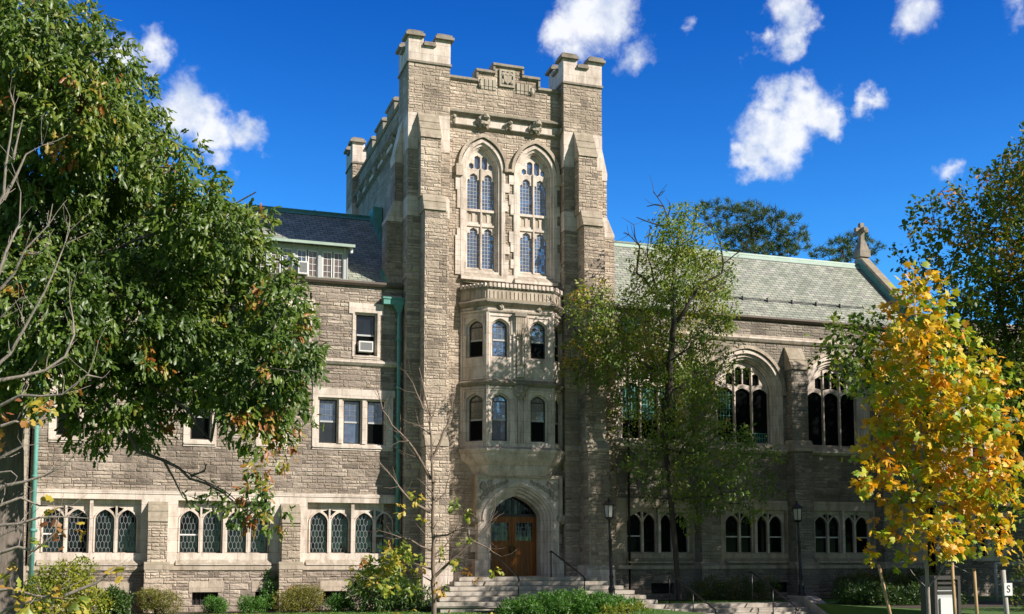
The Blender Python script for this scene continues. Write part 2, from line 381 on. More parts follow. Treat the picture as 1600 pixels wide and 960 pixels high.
class MB:
    def __init__(self, *mats):
        self.v, self.f, self.mi, self.sm = [], [], [], []
        self.mats = list(mats)
        self.cur = 0
    def use(self, m):
        if m not in self.mats:
            self.mats.append(m)
        self.cur = self.mats.index(m)
        return self
    def add(self, vs, fs, smooth=False):
        b = len(self.v)
        self.v.extend(tuple(map(float, p)) for p in vs)
        for f in fs:
            self.f.append(tuple(b + i for i in f)); self.mi.append(self.cur); self.sm.append(smooth)
        return self
    def quad(self, a, b, c, d):
        return self.add([a, b, c, d], [(0, 1, 2, 3)])
    def box(self, x0, x1, y0, y1, z0, z1):
        return self.add([(x0, y0, z0), (x1, y0, z0), (x1, y1, z0), (x0, y1, z0), (x0, y0, z1), (x1, y0, z1), (x1, y1, z1), (x0, y1, z1)],
                        [(0, 3, 2, 1), (4, 5, 6, 7), (0, 1, 5, 4), (1, 2, 6, 5), (2, 3, 7, 6), (3, 0, 4, 7)])
    def fbox(self, fr, a0, a1, z0, z1, w0, w1):
        vs = [fr(a, z, w) for z in (z0, z1) for a, w in ((a0, w1), (a1, w1), (a1, w0), (a0, w0))]
        return self.add(vs, [(0, 3, 2, 1), (4, 5, 6, 7), (0, 1, 5, 4), (1, 2, 6, 5), (2, 3, 7, 6), (3, 0, 4, 7)])
    def profile(self, fr, a0, a1, prof):
        """closed (w, z) profile run along the wall from a0 to a1"""
        n = len(prof)
        vs = [fr(a0, z, w) for w, z in prof] + [fr(a1, z, w) for w, z in prof]
        fs = [(i, (i + 1) % n, n + (i + 1) % n, n + i) for i in range(n)] + [tuple(range(n))[::-1], tuple(range(n, 2 * n))]
        return self.add(vs, fs)
    def sweep(self, path, prof, cap=True):
        """(out, z) profile along an open plan path, mitred; out is to the right-hand side of travel"""
        pts = [Vector((p[0], p[1])) for p in path]
        offs = []
        for i, p in enumerate(pts):
            ns = []
            if i > 0:
                d = (p - pts[i - 1]).normalized(); ns.append(Vector((d.y, -d.x)))
            if i < len(pts) - 1:
                d = (pts[i + 1] - p).normalized(); ns.append(Vector((d.y, -d.x)))
            if len(ns) == 2:
                m = (ns[0] + ns[1]).normalized(); offs.append(m / max(0.3, m.dot(ns[0])))
            else:
                offs.append(ns[0])
        n = len(prof)
        vs = []
        for p, o in zip(pts, offs):
            for w, z in prof:
                vs.append((p.x + o.x * w, p.y + o.y * w, z))
        fs = []
        for i in range(len(pts) - 1):
            for k in range(n):
                fs.append((i * n + k, i * n + (k + 1) % n, (i + 1) * n + (k + 1) % n, (i + 1) * n + k))
        if cap:
            fs += [tuple(range(n))[::-1], tuple((len(pts) - 1) * n + k for k in range(n))]
        return self.add(vs, fs)
    def plate(self, outer, holes, w1, w0, fr=F0, sides=True, hole_sides=True):
        """flat wall or tracery sheet facing out at w1 with real openings whose reveals go back to w0"""
        loops = [[Vector((a, z, 0)) for a, z in outer]] + [[Vector((a, z, 0)) for a, z in h] for h in holes]
        flat = [p for l in loops for p in l]
        tris = tessellate_polygon(loops)
        self.add([fr(p.x, p.y, w1) for p in flat], [tuple(t) for t in tris])
        for li, l in enumerate(loops):
            if (li == 0 and not sides) or (li > 0 and not hole_sides):
                continue
            n = len(l)
            vs = [fr(p.x, p.y, w1) for p in l] + [fr(p.x, p.y, w0) for p in l]
            self.add(vs, [(i, (i + 1) % n, n + (i + 1) % n, n + i) for i in range(n)])
        return self
    def arch_band(self, x0, x1, t, zb, zs, rise, rise_out, kind, w1, w0, fr=F0, n=10):
        """moulding that follows an arch and its jambs, open at the foot"""
        h, H = (x1 - x0) / 2, (x1 - x0) / 2 + t
        inn, out = [(x1, zb)], [(x1 + t, zb)]
        fr_ = [1 - math.cos(math.pi / 2 * i / n) for i in range(n + 1)]
        for s in fr_:
            inn.append((x1 - s * h, zs + arch_z(s * h, kind, h, rise))); out.append((x1 + t - s * H, zs + arch_z(s * H, kind, H, rise_out)))
        for s in fr_[::-1][1:]:
            inn.append((x0 + s * h, zs + arch_z(s * h, kind, h, rise))); out.append((x0 - t + s * H, zs + arch_z(s * H, kind, H, rise_out)))
        inn.append((x0, zb)); out.append((x0 - t, zb))
        m = len(inn)
        vs = [fr(a, z, w1) for a, z in inn] + [fr(a, z, w1) for a, z in out] + [fr(a, z, w0) for a, z in inn] + [fr(a, z, w0) for a, z in out]
        fs = []
        for i in range(m - 1):
            fs += [(i, i + 1, m + i + 1, m + i), (i, i + 1, 2 * m + i + 1, 2 * m + i), (m + i, m + i + 1, 3 * m + i + 1, 3 * m + i)]
        fs += [(0, m, 3 * m, 2 * m), (m - 1, 2 * m - 1, 4 * m - 1, 3 * m - 1)]
        return self.add(vs, fs)
    def tube(self, pts, radii, sides=6, cap=True, smooth=True):
        P = [Vector(p) for p in pts]
        if not hasattr(radii, '__len__'):
            radii = [radii] * len(P)
        vs, fs = [], []
        ref = None
        for i, p in enumerate(P):
            t = (P[min(i + 1, len(P) - 1)] - P[max(i - 1, 0)])
            t = t.normalized() if t.length > 1e-9 else Vector((0, 0, 1))
            if ref is None:
                ref = t.orthogonal().normalized()
            ref = (ref - t * ref.dot(t))
            ref = ref.normalized() if ref.length > 1e-6 else t.orthogonal().normalized()
            b = t.cross(ref)
            for k in range(sides):
                a = 2 * math.pi * k / sides
                vs.append(p + (ref * math.cos(a) + b * math.sin(a)) * radii[i])
        for i in range(len(P) - 1):
            for k in range(sides):
                fs.append((i * sides + k, i * sides + (k + 1) % sides, (i + 1) * sides + (k + 1) % sides, (i + 1) * sides + k))
        if cap:
            fs += [tuple(range(sides))[::-1], tuple((len(P) - 1) * sides + k for k in range(sides))]
        return self.add(vs, fs, smooth)
    def lathe(self, c, prof, sides=12, smooth=True):
        vs, fs = [], []
        for r, z in prof:
            for k in range(sides):
                a = 2 * math.pi * k / sides
                vs.append((c[0] + r * math.cos(a), c[1] + r * math.sin(a), c[2] + z))
        n = len(prof)
        for i in range(n - 1):
            for k in range(sides):
                fs.append((i * sides + k, i * sides + (k + 1) % sides, (i + 1) * sides + (k + 1) % sides, (i + 1) * sides + k))
        fs += [tuple(range(sides))[::-1], tuple((n - 1) * sides + k for k in range(sides))]
        return self.add(vs, fs, smooth)
    def lump(self, c, r, squash=(1, 1, 1), seed=0, n=10):
        """small irregular carved boss"""
        rg = random.Random(seed)
        vs, fs = [], []
        for i in range(n // 2 + 1):
            th = math.pi * i / (n // 2)
            for k in range(n):
                a = 2 * math.pi * k / n
                q = r * (0.72 + 0.5 * rg.random())
                vs.append((c[0] + q * squash[0] * math.sin(th) * math.cos(a), c[1] + q * squash[1] * math.sin(th) * math.sin(a), c[2] + q * squash[2] * math.cos(th)))
        for i in range(n // 2):
            for k in range(n):
                fs.append((i * n + k, i * n + (k + 1) % n, (i + 1) * n + (k + 1) % n, (i + 1) * n + k))
        return self.add(vs, fs)
    def build(self, name, parent=None, label=None):
        me = bpy.data.meshes.new(name)
        o = bpy.data.objects.new(name, me)
        off = Vector((0, 0, 0))
        if parent is not None:
            q = parent
            while q is not None:
                off += q.location; q = q.parent
        me.from_pydata([(x - off.x, y - off.y, z - off.z) for x, y, z in self.v], [], self.f)
        for m in self.mats:
            me.materials.append(MATS[m])
        me.polygons.foreach_set('material_index', self.mi)
        me.polygons.foreach_set('use_smooth', self.sm)
        me.update()
        C.objects.link(o)
        if parent is not None:
            o.parent = parent
        if label:
            o['label'] = label
        return o

def thing(name, label, cat, loc=(0, 0, 0), group=None):
    o = bpy.data.objects.new(name, None)
    o.empty_display_size = 0.3
    o.location = loc
    C.objects.link(o)
    o['label'] = label; o['category'] = cat
    if group:
        o['group'] = group
    return o

def tag(o, label, cat, group=None, kind=None):
    o['label'] = label; o['category'] = cat
    if group: o['group'] = group
    if kind: o['kind'] = kind
    return o

def structure(o):
    o['kind'] = 'structure'
    return o

def dup(root, delta, label=None, group=None):
    """copy a thing with copies of its parts and sub-parts"""
    r = root.copy(); C.objects.link(r)
    r.location = Vector(root.location) + Vector(delta)
    if label: r['label'] = label
    if group: r['group'] = group
    for ch in list(root.children):
        c = ch.copy(); C.objects.link(c); c.parent = r
        for gc in list(ch.children):
            d = gc.copy(); C.objects.link(d); d.parent = c
    return r

def dup_part(part, delta):
    c = part.copy(); C.objects.link(c); c.parent = part.parent
    c.location = Vector(part.location) + Vector(delta)
    for gc in list(part.children):
        d = gc.copy(); C.objects.link(d); d.parent = c
    return c

def rect(x0, x1, z0, z1):
    return [(x0, z0), (x1, z0), (x1, z1), (x0, z1)]

def arch_z(s, kind, h, rise):
    """height above the springing at distance s (0..h) in from the jamb"""
    s = max(0.0, min(h, s))
    if kind == 'pointed' and rise >= h * 0.98:
        R = (h * h + rise * rise) / (2 * h)
        return math.sqrt(max(0.0, R * R - (R - s) ** 2))
    t = s / h
    k = 0.72 if kind == 'tudor' else 0.86
    return rise * (k * math.sqrt(max(0.0, 1 - (1 - t) ** 2)) + (1 - k) * t)

def arch(x0, x1, zb, zs, rise, kind='pointed', n=10):
    h = (x1 - x0) / 2
    pts = [(x0, zb), (x1, zb)]
    ts = [h * (1 - math.cos(math.pi / 2 * i / n)) for i in range(n + 1)]
    pts += [(x1 - t, zs + arch_z(t, kind, h, rise)) for t in ts]
    pts += [(x0 + t, zs + arch_z(t, kind, h, rise)) for t in ts[::-1][1:]]
    return pts

def trefoil(x0, x1, zb, zs, rise):
    h = (x1 - x0) / 2
    side = [(0, 0), (-0.0, 0.22), (0.10, 0.42), (0.42, 0.40), (0.36, 0.62), (0.48, 0.82), (1.0, 1.0)]
    pts = [(x0, zb), (x1, zb)]
    pts += [(x1 - a * h, zs + b * rise) for a, b in side]
    pts += [(x0 + a * h, zs + b * rise) for a, b in side[::-1][1:]]
    return pts

def grid_leads(mb, x0, x1, zb, zs, rise, kind, w, fr=F0, nx=4, dz=0.16, t=0.014):
    h = (x1 - x0) / 2
    top = lambda x: zs + arch_z(min(x - x0, x1 - x), kind, h, rise)
    for i in range(1, nx):
        x = x0 + (x1 - x0) * i / nx
        mb.fbox(fr, x - t / 2, x + t / 2, zb, top(x) - 0.01, w, w + 0.012)
    z = zb + dz
    while z < zs + rise * 0.8:
        m = 0.0
        if z > zs:
            while m < h and zs + arch_z(m, kind, h, rise) < z:
                m += 0.01
        mb.fbox(fr, x0 + m, x1 - m, z - t / 2, z + t / 2, w + 0.001, w + 0.011)
        z += dz

def hex_leads(mb, x0, x1, zb, zs, rise, kind, w, fr=F0, nx=5, dz=0.30, t=0.020):
    """lattice of tall six-sided quarries"""
    h = (x1 - x0) / 2
    cw = (x1 - x0) / nx
    top = lambda x: zs + arch_z(min(x - x0, x1 - x), kind, h, rise)
    z = zb
    row = 0
    while z < zs + rise:
        for i in range(nx + 1):
            sh = 0 if row % 2 == 0 else 0.5
            x = x0 + (i + sh) * cw
            if x <= x0 + 0.005 or x >= x1 - 0.005:
                continue
            za, zc = z, min(z + dz * 0.62, top(x))
            if zc > za:
                mb.fbox(fr, x - t / 2, x + t / 2, za, zc, w, w + 0.012)
            for s in (-0.5, 0.5):
                xe = x + s * cw
                z2 = z + dz
                if xe < x0 - 0.002 or xe > x1 + 0.002 or z2 > top(max(x0, min(x1, xe))) or zc < z + dz * 0.6:
                    continue
                d = t * 0.6
                vs = [fr(x - d, zc, w + .006), fr(x + d, zc, w + .006), fr(xe + d, z2, w + .006), fr(xe - d, z2, w + .006)]
                mb.add(vs, [(0, 1, 2, 3)])
        z += dz
        row += 1


# ------------------------------------------------------------ ground
def smoothstep(t):
    t = max(0.0, min(1.0, t)); return t * t * (3 - 2 * t)
PX0, PX1, PY = 15.75, 22.95, -4.02           # stair pocket in the terrace
def ground_h(x, y):
    h = 0.2 * smoothstep((x - 12.5) / 3.0)
    if y < -24:
        h -= 1.0 * smoothstep((-24 - y) / 8.0)
    if y > 30:
        h -= 0.0
    if PX0 < x < PX1 and y < PY - 0.01:
        h = min(h, -0.95)
    return h
def build_ground():
    xs = [-2500, -900, -300, -120, -60] + list(np.arange(-40, 12, 4.0)) + [12, 12.6, 13.2, 13.8, 14.4, 15, 15.5, PX0 - .01, PX0 + .01] + list(np.arange(17, 22.5, 1.0)) + [PX1 - .01, PX1 + .01] + list(np.arange(25, 62, 4.0)) + [90, 200, 500, 1200, 2500]
    ys = [-400, -200, -100, -60] + list(np.arange(-48, -4.5, 2.0)) + [PY - .02, PY] + [-2, 0, 4, 10, 20, 40, 80, 160, 400, 900, 2500]
    ys = sorted(ys)
    mb = MB('lawn_soil')
    vs = [(x, y, ground_h(x, y)) for y in ys for x in xs]
    nx = len(xs)
    fs = [(j * nx + i, j * nx + i + 1, (j + 1) * nx + i + 1, (j + 1) * nx + i) for j in range(len(ys) - 1) for i in range(nx - 1)]
    mb.add(vs, fs)
    structure(mb.build('ground'))
    mb = MB('paving')                                   # landing at the head of the lower flight and path to the entrance
    mb.quad((10.9, -4.9, .208), (15.7, -4.9, .208), (15.7, -3.85, .208), (10.9, -3.85, .208))
    structure(mb.build('path'))
    mb = MB('asphalt')
    mb.quad((-200, -60, -0.79), (200, -60, -0.79), (200, -50, -0.79), (-200, -50, -0.79))
    structure(mb.build('road'))
    mb = MB('mulch')
    for x0, x1, y0, y1, z in ((-3.0, 9.3, -2.3, -.1, .006), (17.4, 31, -2.2, -.1, .206), (23.6, 31, -9.5, -5.0, .206)):
        mb.quad((x0, y0, z), (x1, y0, z), (x1, y1, z), (x0, y1, z))
    structure(mb.build('planting_bed'))
build_ground()


# ------------------------------------------------------------ shared window builders
def leaded_window(root, x0, x1, lights, zb, zt, spring, apex, wall_w, glass='glass_dark', rails=(0,), hexes=True, label=None):
    """four arched lights in a deep square-headed recess"""
    mb = MB('ashlar')
    w1 = -0.20
    holes = [arch(a, b, zb + .02, spring, apex - spring, 'tudor', 8) for a, b in lights]
    for i in (0, 2):                                     # little eyelets between the paired heads
        a, b = lights[i][1], lights[i + 1][0]
        m = (a + b) / 2
        for s in (-1, 1):
            e = m + s * .035
            holes.append([(e, spring + .20), (e + s * .20, apex + .04), (e, apex + .10)][::s])
    mb.plate(rect(x0, x1, zb, zt), holes, w1, w1 - .10)
    mc = (lights[1][1] + lights[2][0]) / 2
    mb.profile(F0, mc - .055, mc + .055, [(w1 - .01, zb), (0.0, zb), (0.0, zt), (w1 - .01, zt)])
    for i in (0, 2):
        m = (lights[i][1] + lights[i + 1][0]) / 2
        mb.fbox(F0, m - .03, m + .03, zb, apex + .12, w1 - .01, w1 + .06)
    for a, b in lights:                                  # raised arch mouldings
        mb.arch_band(a, b, .045, zb + .02, spring, apex - spring, apex - spring + .06, 'tudor', w1 + .05, w1 - .002, n=8)
    win = mb.build('window', root, label)
    p = MB(glass)
    p.plate(rect(x0 - .02, x1 + .02, zb - .02, zt), [], w1 - .085, w1 - .1, sides=False)
    p.use('lead')
    for k, (a, b) in enumerate(lights):
        if hexes and not (k == 3 and len(rails) > 1):
            hex_leads(p, a, b, zb, spring, apex - spring, 'tudor', w1 - .08, nx=5, dz=.21, t=.016)
        p.use('dark_sash')
        p.plate(arch(a, b, zb + .02, spring, apex - spring, 'tudor', 8), [arch(a + .03, b - .03, zb + .05, spring, apex - spring - .03, 'tudor', 8)], w1 - .055, w1 - .085)
        if k in rails:
            p.use('white_paint').fbox(F0, a, b, (zb + spring) / 2 + .05, (zb + spring) / 2 + .10, w1 - .085, w1 - .05)
        p.use('lead')
    p.build('pane', win)
    return win

def sash(mbs, mbp, x0, x1, zb, zs, rise, w, fr=F0, up='glass_sash', lo='glass_deep', kind='tudor', leads=False, mid=0.5, rail='grey_paint'):
    t = .045
    zt = zs + rise
    zm = zb + (zt - zb) * mid
    poly = (lambda d: arch(x0 + d, x1 - d, zb + d, zs, max(rise - d, .01), kind, 8)) if rise > 0.02 else (lambda d: rect(x0 + d, x1 - d, zb + d, zs - d))
    mbs.use('dark_sash').plate(poly(0), [poly(t)], w, w - .06, fr)
    mbs.use(rail).fbox(fr, x0 + t, x1 - t, zm - .03, zm + .03, w - .05, w - .008)
    if rise > 0.02:
        mbs.use('dark_sash').fbox(fr, x0 + t, x1 - t, zs - .02, zs + .02, w - .05, w - .012)
        top = arch(x0 + t / 2, x1 - t / 2, zm, zs, max(rise - t / 2, .01), kind, 8)
    else:
        top = rect(x0 + t / 2, x1 - t / 2, zm, zs - t / 2)
    mbp.use(up).plate(top, [], w - .03, w - .05, fr, sides=False)
    mbp.use(lo).plate(rect(x0 + t / 2, x1 - t / 2, zb + t / 2, zm), [], w - .045, w - .05, fr, sides=False)
    if leads:
        grid_leads(mbp.use('lead'), x0 + t, x1 - t, zm + .03, zs, 0.001 if rise < .02 else rise, kind, w - .03, fr, nx=3, dz=.2, t=.012)

def square_window(root, lights, zb, zt, outer, head, panes, wall_w=0.0, label=None):
    """square-headed stone window of one or more sash lights; head is the wider lintel (x0, x1, z0, z1)"""
    x0, x1 = lights[0][0], lights[-1][1]
    ox0, ox1, oz0, oz1 = outer
    hx0, hx1, hz0, hz1 = head
    mb = MB('ashlar')
    poly = [(ox0, oz0), (ox1, oz0), (ox1, hz0), (hx1, hz0), (hx1, hz1), (hx0, hz1), (hx0, hz0), (ox0, hz0)]
    mb.plate(poly, [rect(x0 - .06, x1 + .06, zb - .04, zt + .06)], wall_w + .03, wall_w - .10)
    mb.plate(rect(x0 - .07, x1 + .07, zb - .05, zt + .07), [rect(a, b, zb, zt) for a, b in lights], wall_w - .075, wall_w - .26)
    for (a, b), (c, d) in zip(lights, lights[1:]):
        mb.profile(F0, b + .05, c - .05, [(wall_w - .08, zb), (wall_w, zb), (wall_w, zt), (wall_w - .08, zt)])
    mb.profile(F0, ox0 + .02, ox1 - .02, [(wall_w, zb - .10), (wall_w + .07, zb - .13), (wall_w + .07, zb - .17), (wall_w, zb - .17)])
    win = mb.build('window', root, label)
    ms, mp = MB('dark_sash'), MB('glass_sash')
    for (a, b), (u, l, ld) in zip(lights, panes):
        sash(ms, mp, a, b, zb, zt, 0, wall_w - .17, up=u, lo=l, leads=ld)
    ms.build('sash', win)
    mp.build('pane', win)
    return win

def air_conditioner(root, x0, x1, z0, z1, w0, w1):
    mb = MB('white_paint')
    mb.fbox(F0, x0, x1, z0, z1, w0, w1 - .02)
    mb.plate(rect(x0, x1, z0, z1), [rect(x0 + .04, x1 - .04, z0 + .05, z1 - .05)], w1, w1 - .03)
    mb.use('ac_dark').fbox(F0, x0 + .04, x1 - .04, z0 + .05, z1 - .05, w1 - .03, w1 - .018)
    mb.use('grey_paint')
    z = z0 + .07
    while z < z1 - .06:
        mb.fbox(F0, x0 + .04, x1 - .04, z, z + .012, w1 - .02, w1 - .006); z += .035
    return mb.build('air_conditioner', root)

def wall_buttress(root, xc, wid, top_z, cap_z, proj, plinth, mat='rubble', z0=0.0, w0=0.0):
    mb = MB(mat)
    h = wid / 2
    mb.profile(F0, xc - h, xc + h, [(w0, z0), (proj, z0), (proj, cap_z), (w0, cap_z)])
    mb.use('ashlar_warm').profile(F0, xc - h - .012, xc + h + .012, [(w0, cap_z), (proj + .04, cap_z), (proj + .04, cap_z + .10), (proj - .12, cap_z + (top_z - cap_z) * .45), (proj - .10, cap_z + (top_z - cap_z) * .5), (w0 + .02, top_z), (w0, top_z)])
    mb.use(mat).profile(F0, xc - h - .09, xc + h + .09, [(w0, z0), (proj + .12, z0), (proj + .12, plinth - .2), (w0, plinth - .2)])
    mb.use('ashlar_warm').profile(F0, xc - h - .10, xc + h + .10, [(w0, plinth - .2), (proj + .14, plinth - .2), (proj + .14, plinth - .06), (proj + .01, plinth + .06), (w0, plinth + .06)])
    return mb.build('buttress', root)


# ------------------------------------------------------------ left wing
def build_left_wing():
    T = thing('residential_wing', 'left stone wing with slate roof, long dormer and leaded ground-floor windows', 'building', (3.0, 3.0, 0))
    XL, XR = -3.28, 9.08
    # windows
    low = [('A', -2.95, .20, [(-2.85, -2.22), (-2.10, -1.49), (-1.25, -.65), (-.53, .05)]),
           ('B', 1.38, 4.46, [(1.46, 2.08), (2.22, 2.82), (3.03, 3.67), (3.82, 4.39)]),
           ('C', 5.73, 9.00, [(5.87, 6.48), (6.61, 7.22), (7.47, 8.11), (8.22, 8.80)])]
    ZB, ZT = 1.97, 3.76
    holes2 = [(6.03, 8.53, 5.83, 7.51), (1.66, 2.43, 5.80, 7.51), (-2.61, -1.84, 5.80, 7.51), (4.08, 4.85, 5.80, 7.51)]
    x3 = [7.39, 4.92, 2.45, -.02, -2.49]
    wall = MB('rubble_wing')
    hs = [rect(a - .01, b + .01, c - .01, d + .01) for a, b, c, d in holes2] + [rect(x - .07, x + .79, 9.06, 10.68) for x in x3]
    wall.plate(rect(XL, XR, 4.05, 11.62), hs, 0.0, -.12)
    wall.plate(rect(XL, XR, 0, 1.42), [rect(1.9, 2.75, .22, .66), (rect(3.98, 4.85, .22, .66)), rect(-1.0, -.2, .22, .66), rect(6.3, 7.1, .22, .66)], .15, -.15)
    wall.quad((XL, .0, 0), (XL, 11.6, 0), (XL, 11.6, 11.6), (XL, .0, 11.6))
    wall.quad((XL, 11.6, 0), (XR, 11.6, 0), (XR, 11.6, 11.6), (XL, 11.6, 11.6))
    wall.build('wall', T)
    band = MB('ashlar')
    band.plate(rect(XL, XR, 1.42, 4.05), [rect(a, b, ZB, ZT) for _, a, b, _ in low], .06, -.22)
    band.profile(F0, XL, XR, [(.06, 3.93), (.085, 3.95), (.085, 4.05), (0, 4.09), (0, 3.93)])
    band.build('ashlar_band', T)
    for k, (nm, a, b, L) in enumerate(low):
        leaded_window(T, a, b, L, ZB, ZT, 3.08, 3.42, .06, rails=((0,), (0,), (3, 9))[k] if k else (0,), glass='glass_dark')
    sl = MB('ashlar')
    for nm, a, b, L in low:
        sl.profile(F0, a - .04, b + .04, [(-.22, ZB + .01), (-.10, ZB), (.12, ZB - .30), (.20, ZB - .36), (.20, ZB - .40), (.05, ZB - .40), (-.22, ZB - .40)])
    sl.build('sill', T)
    pl = MB('ashlar_warm')
    pl.profile(F0, XL, XR, [(.06, 1.61), (.10, 1.60), (.19, 1.52), (.19, 1.40), (.14, 1.40), (.06, 1.40)])
    pl.build('plinth_course', T)
    for x0, x1 in ((1.9, 2.75), (3.98, 4.85), (-1.0, -.2), (6.3, 7.1)):
        m = MB('ashlar_warm')
        m.fbox(F0, x0 - .12, x1 + .18, .66, 1.02, .0, .165)
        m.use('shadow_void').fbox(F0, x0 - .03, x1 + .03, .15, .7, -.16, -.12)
        m.use('dark_sash')
        for q in range(1, 6):
            xx = x0 + (x1 - x0) * q / 6
            m.fbox(F0, xx - .012, xx + .012, .2, .66, -.10, -.08)
        m.build('basement_window', T)
    # second floor
    square_window(T, [(6.11, 6.75), (6.98, 7.60), (7.84, 8.46)], 5.88, 7.45, (5.86, 8.76, 5.64, 7.60), (5.86, 8.84, 7.58, 7.84),
                  [('glass_sky', 'glass_sash', True), ('glass_sky', 'glass_sky', True), ('glass_sky', 'glass_deep', True)])
    for x in (1.72, -2.55, 4.14):
        square_window(T, [(x, x + .65)], 5.86, 7.45, (x - .23, x + .86, 5.62, 7.62), (x - .3, x + .93, 7.58, 7.84), [('glass_sash', 'glass_deep', False)])
    # third floor
    for k, x in enumerate(x3):
        square_window(T, [(x, x + .71)], 9.12, 10.60, (x - .14, x + .87, 9.03, 10.66), (x - .27, x + .98, 10.60, 11.0), [('glass_sash', 'glass_deep', False)])
        if k in (0, 2):
            air_conditioner(T, x + .09, x + .60, 9.22, 9.60, -.2, .10)
    st = MB('ashlar')
    st.profile(F0, XL, XR, [(0, 8.70), (.06, 8.72), (.13, 8.80), (.13, 8.86), (.05, 8.93), (0, 8.94)])
    st.build('string_course', T)
    wall_buttress(T, .735, .62, 3.74, 3.02, .50, 1.62)
    wall_buttress(T, 5.13, .62, 3.74, 3.02, .50, 1.62)
    # eaves and roof
    g = MB('gutter_brown')
    g.profile(F0, XL, XR, [(-.05, 11.60), (.10, 11.62), (.16, 11.70), (.16, 11.78), (.12, 11.78), (.08, 11.72), (-.05, 11.72)])
    g.build('gutter', T)
    RY, RZ = 5.8, 15.95
    r = MB('slate')
    r.quad((XL - 4, -.02, 11.72), (XR + .25, -.02, 11.72), (XR + .25, RY, RZ), (XL - 4, RY, RZ))
    r.quad((XL - 4, 11.65, 11.72), (XR + .25, 11.65, 11.72), (XR + .25, RY, RZ), (XL - 4, RY, RZ))
    roof = r.build('roof', T)
    rc = MB('verdigris')
    rc.tube([(XL - 4, RY, RZ + .02), (XR + .2, RY, RZ + .02)], .10, 8)
    rc.add([(XL - 4, RY - .28, RZ - .17), (XR + .2, RY - .28, RZ - .17), (XR + .2, RY, RZ + .05), (XL - 4, RY, RZ + .05)], [(0, 1, 2, 3)])
    for i in range(6):
        x = XR - 2.4 * i
        rc.tube([(x, RY - .3, RZ - .16), (x, RY, RZ + .13)], .03, 5)
    rc.build('ridge_cap', roof)
    fl = MB('verdigris')                                # stepped flashing where the slates meet the tower
    sl_ = (RZ - 11.72) / (RY + .02)
    for i in range(9):
        y0 = 1.02 + i * .52
        z0 = 11.72 + sl_ * (y0 + .02)
        fl.box(8.97, 9.34, y0, y0 + .50, z0 - .05, z0 + .42)
    fl.box(8.95, 9.33, 5.0, 5.9, RZ - .5, RZ + .28)
    fl.build('flashing', roof)
    fl = MB('verdigris')
    for i in range(3):
        y0 = .22 + i * .27
        z0 = 11.72 + sl_ * (y0 + .02)
        fl.box(8.43, 8.53, y0, y0 + .25, z0 - .05, z0 + .24)
    fl.build('flashing', roof)
    # long shed dormer
    d = MB('grey_paint')
    x0, x1, y = -2.6, 7.09, .25
    d.quad((x1, y, 11.74), (x1, 2.3, 13.35), (x1, y, 13.05), (x1, y, 13.05))
    d.box(x0, x1, y, y + .06, 11.74, 11.84)
    d.box(x0, x1, y, y + .06, 12.86, 13.05)
    pairs = []
    xx = 6.93
    while xx > x0 + 1.0:
        pairs.append((xx - .76, xx)); xx -= .92
    for a, b in pairs:
        d.box(b, b + .10, y - .05, y + .06, 11.74, 13.05)
        d.box(b + .10, b + .16, y - .01, y + .06, 11.74, 13.05)
    d.box(x1 - .03, x1, y - .03, y + .1, 11.74, 13.05)
    dorm = d.build('dormer', T)
    e = MB('slate')
    e.add([(x0 - .2, -.08, 13.02), (x1 + .20, -.08, 13.02), (x1 + .20, 2.35, 13.46), (x0 - .2, 2.35, 13.46), (x0 - .2, -.08, 13.10), (x1 + .20, -.08, 13.10), (x1 + .20, 2.35, 13.54), (x0 - .2, 2.35, 13.54)],
          [(0, 1, 2, 3), (4, 5, 6, 7), (0, 1, 5, 4), (1, 2, 6, 5), (3, 0, 4, 7)])
    e.use('pale_copper').box(x0 - .2, x1 + .20, -.14, -.07, 13.0, 13.10)
    e.use('white_paint').box(x1 + .06, x1 + .14, -.02, .1, 12.82, 13.0)
    e.build('dormer_roof', dorm)
    for k, (a, b) in enumerate(pairs):
        m = MB('white_paint')
        c = (a + b) / 2
        for p, q in ((a, c - .02), (c + .02, b)):
            m.use('white_paint').plate(rect(p, q, 11.84, 12.86), [rect(p + .04, q - .04, 11.89, 12.82)], -.25, -.30)
            m.use('glass_curtain' if (k * 2 + (p > a)) % 3 != 2 else 'glass_sky').plate(rect(p + .03, q - .03, 11.88, 12.83), [], -.285, -.29, sides=False)
            grid_leads(m.use('white_paint'), p + .04, q - .04, 11.89, 12.83, .001, 'tudor', -.283, nx=2, dz=.235, t=.016)
        m.build('dormer_window', T)
        if k == 1:
            air_conditioner(T, a + .03, c - .0, 11.92, 12.38, -.24, -.02)
    # copper rainwater pipe beside the tower and the one at the far corner
    for (hx0, hx1, px, zt, zb_) in ((8.33, 9.08, 8.93, 11.22, .3), (None, None, -3.13, 8.6, .3)):
        m = MB('verdigris')
        m.tube([(px, -.16, zb_), (px, -.16, zt - .1)], .075, 8)
        z = zb_ + .6
        while z < zt - .3:
            m.tube([(px, -.16, z), (px, -.16, z + .10)], .098, 8); m.box(px - .13, px + .13, -.08, .02, z + .02, z + .08); z += 1.75
        pipe = m.build('downpipe', T)
        if hx0 is not None:
            m = MB('verdigris')
            m.box(hx0, hx1, -.28, -.04, zt - .24, zt)
            m.box(hx0 - .03, hx1 + .02, -.31, -.02, zt - .05, zt + .02)
            m.add([(px - .22, -.27, zt - .24), (px + .12, -.27, zt - .24), (px + .12, -.05, zt - .24), (px - .22, -.05, zt - .24), (px - .08, -.22, zt - .5), (px + .08, -.22, zt - .5), (px + .08, -.09, zt - .5), (px - .08, -.09, zt - .5)],
                  [(0, 1, 5, 4), (1, 2, 6, 5), (2, 3, 7, 6), (3, 0, 4, 7)])
            m.build('hopper', pipe)
    # projecting bay that closes the wing on the far left
    m = MB('rubble_grey')
    m.box(-12.0, -3.34, -1.15, 6, 0, 11.75)
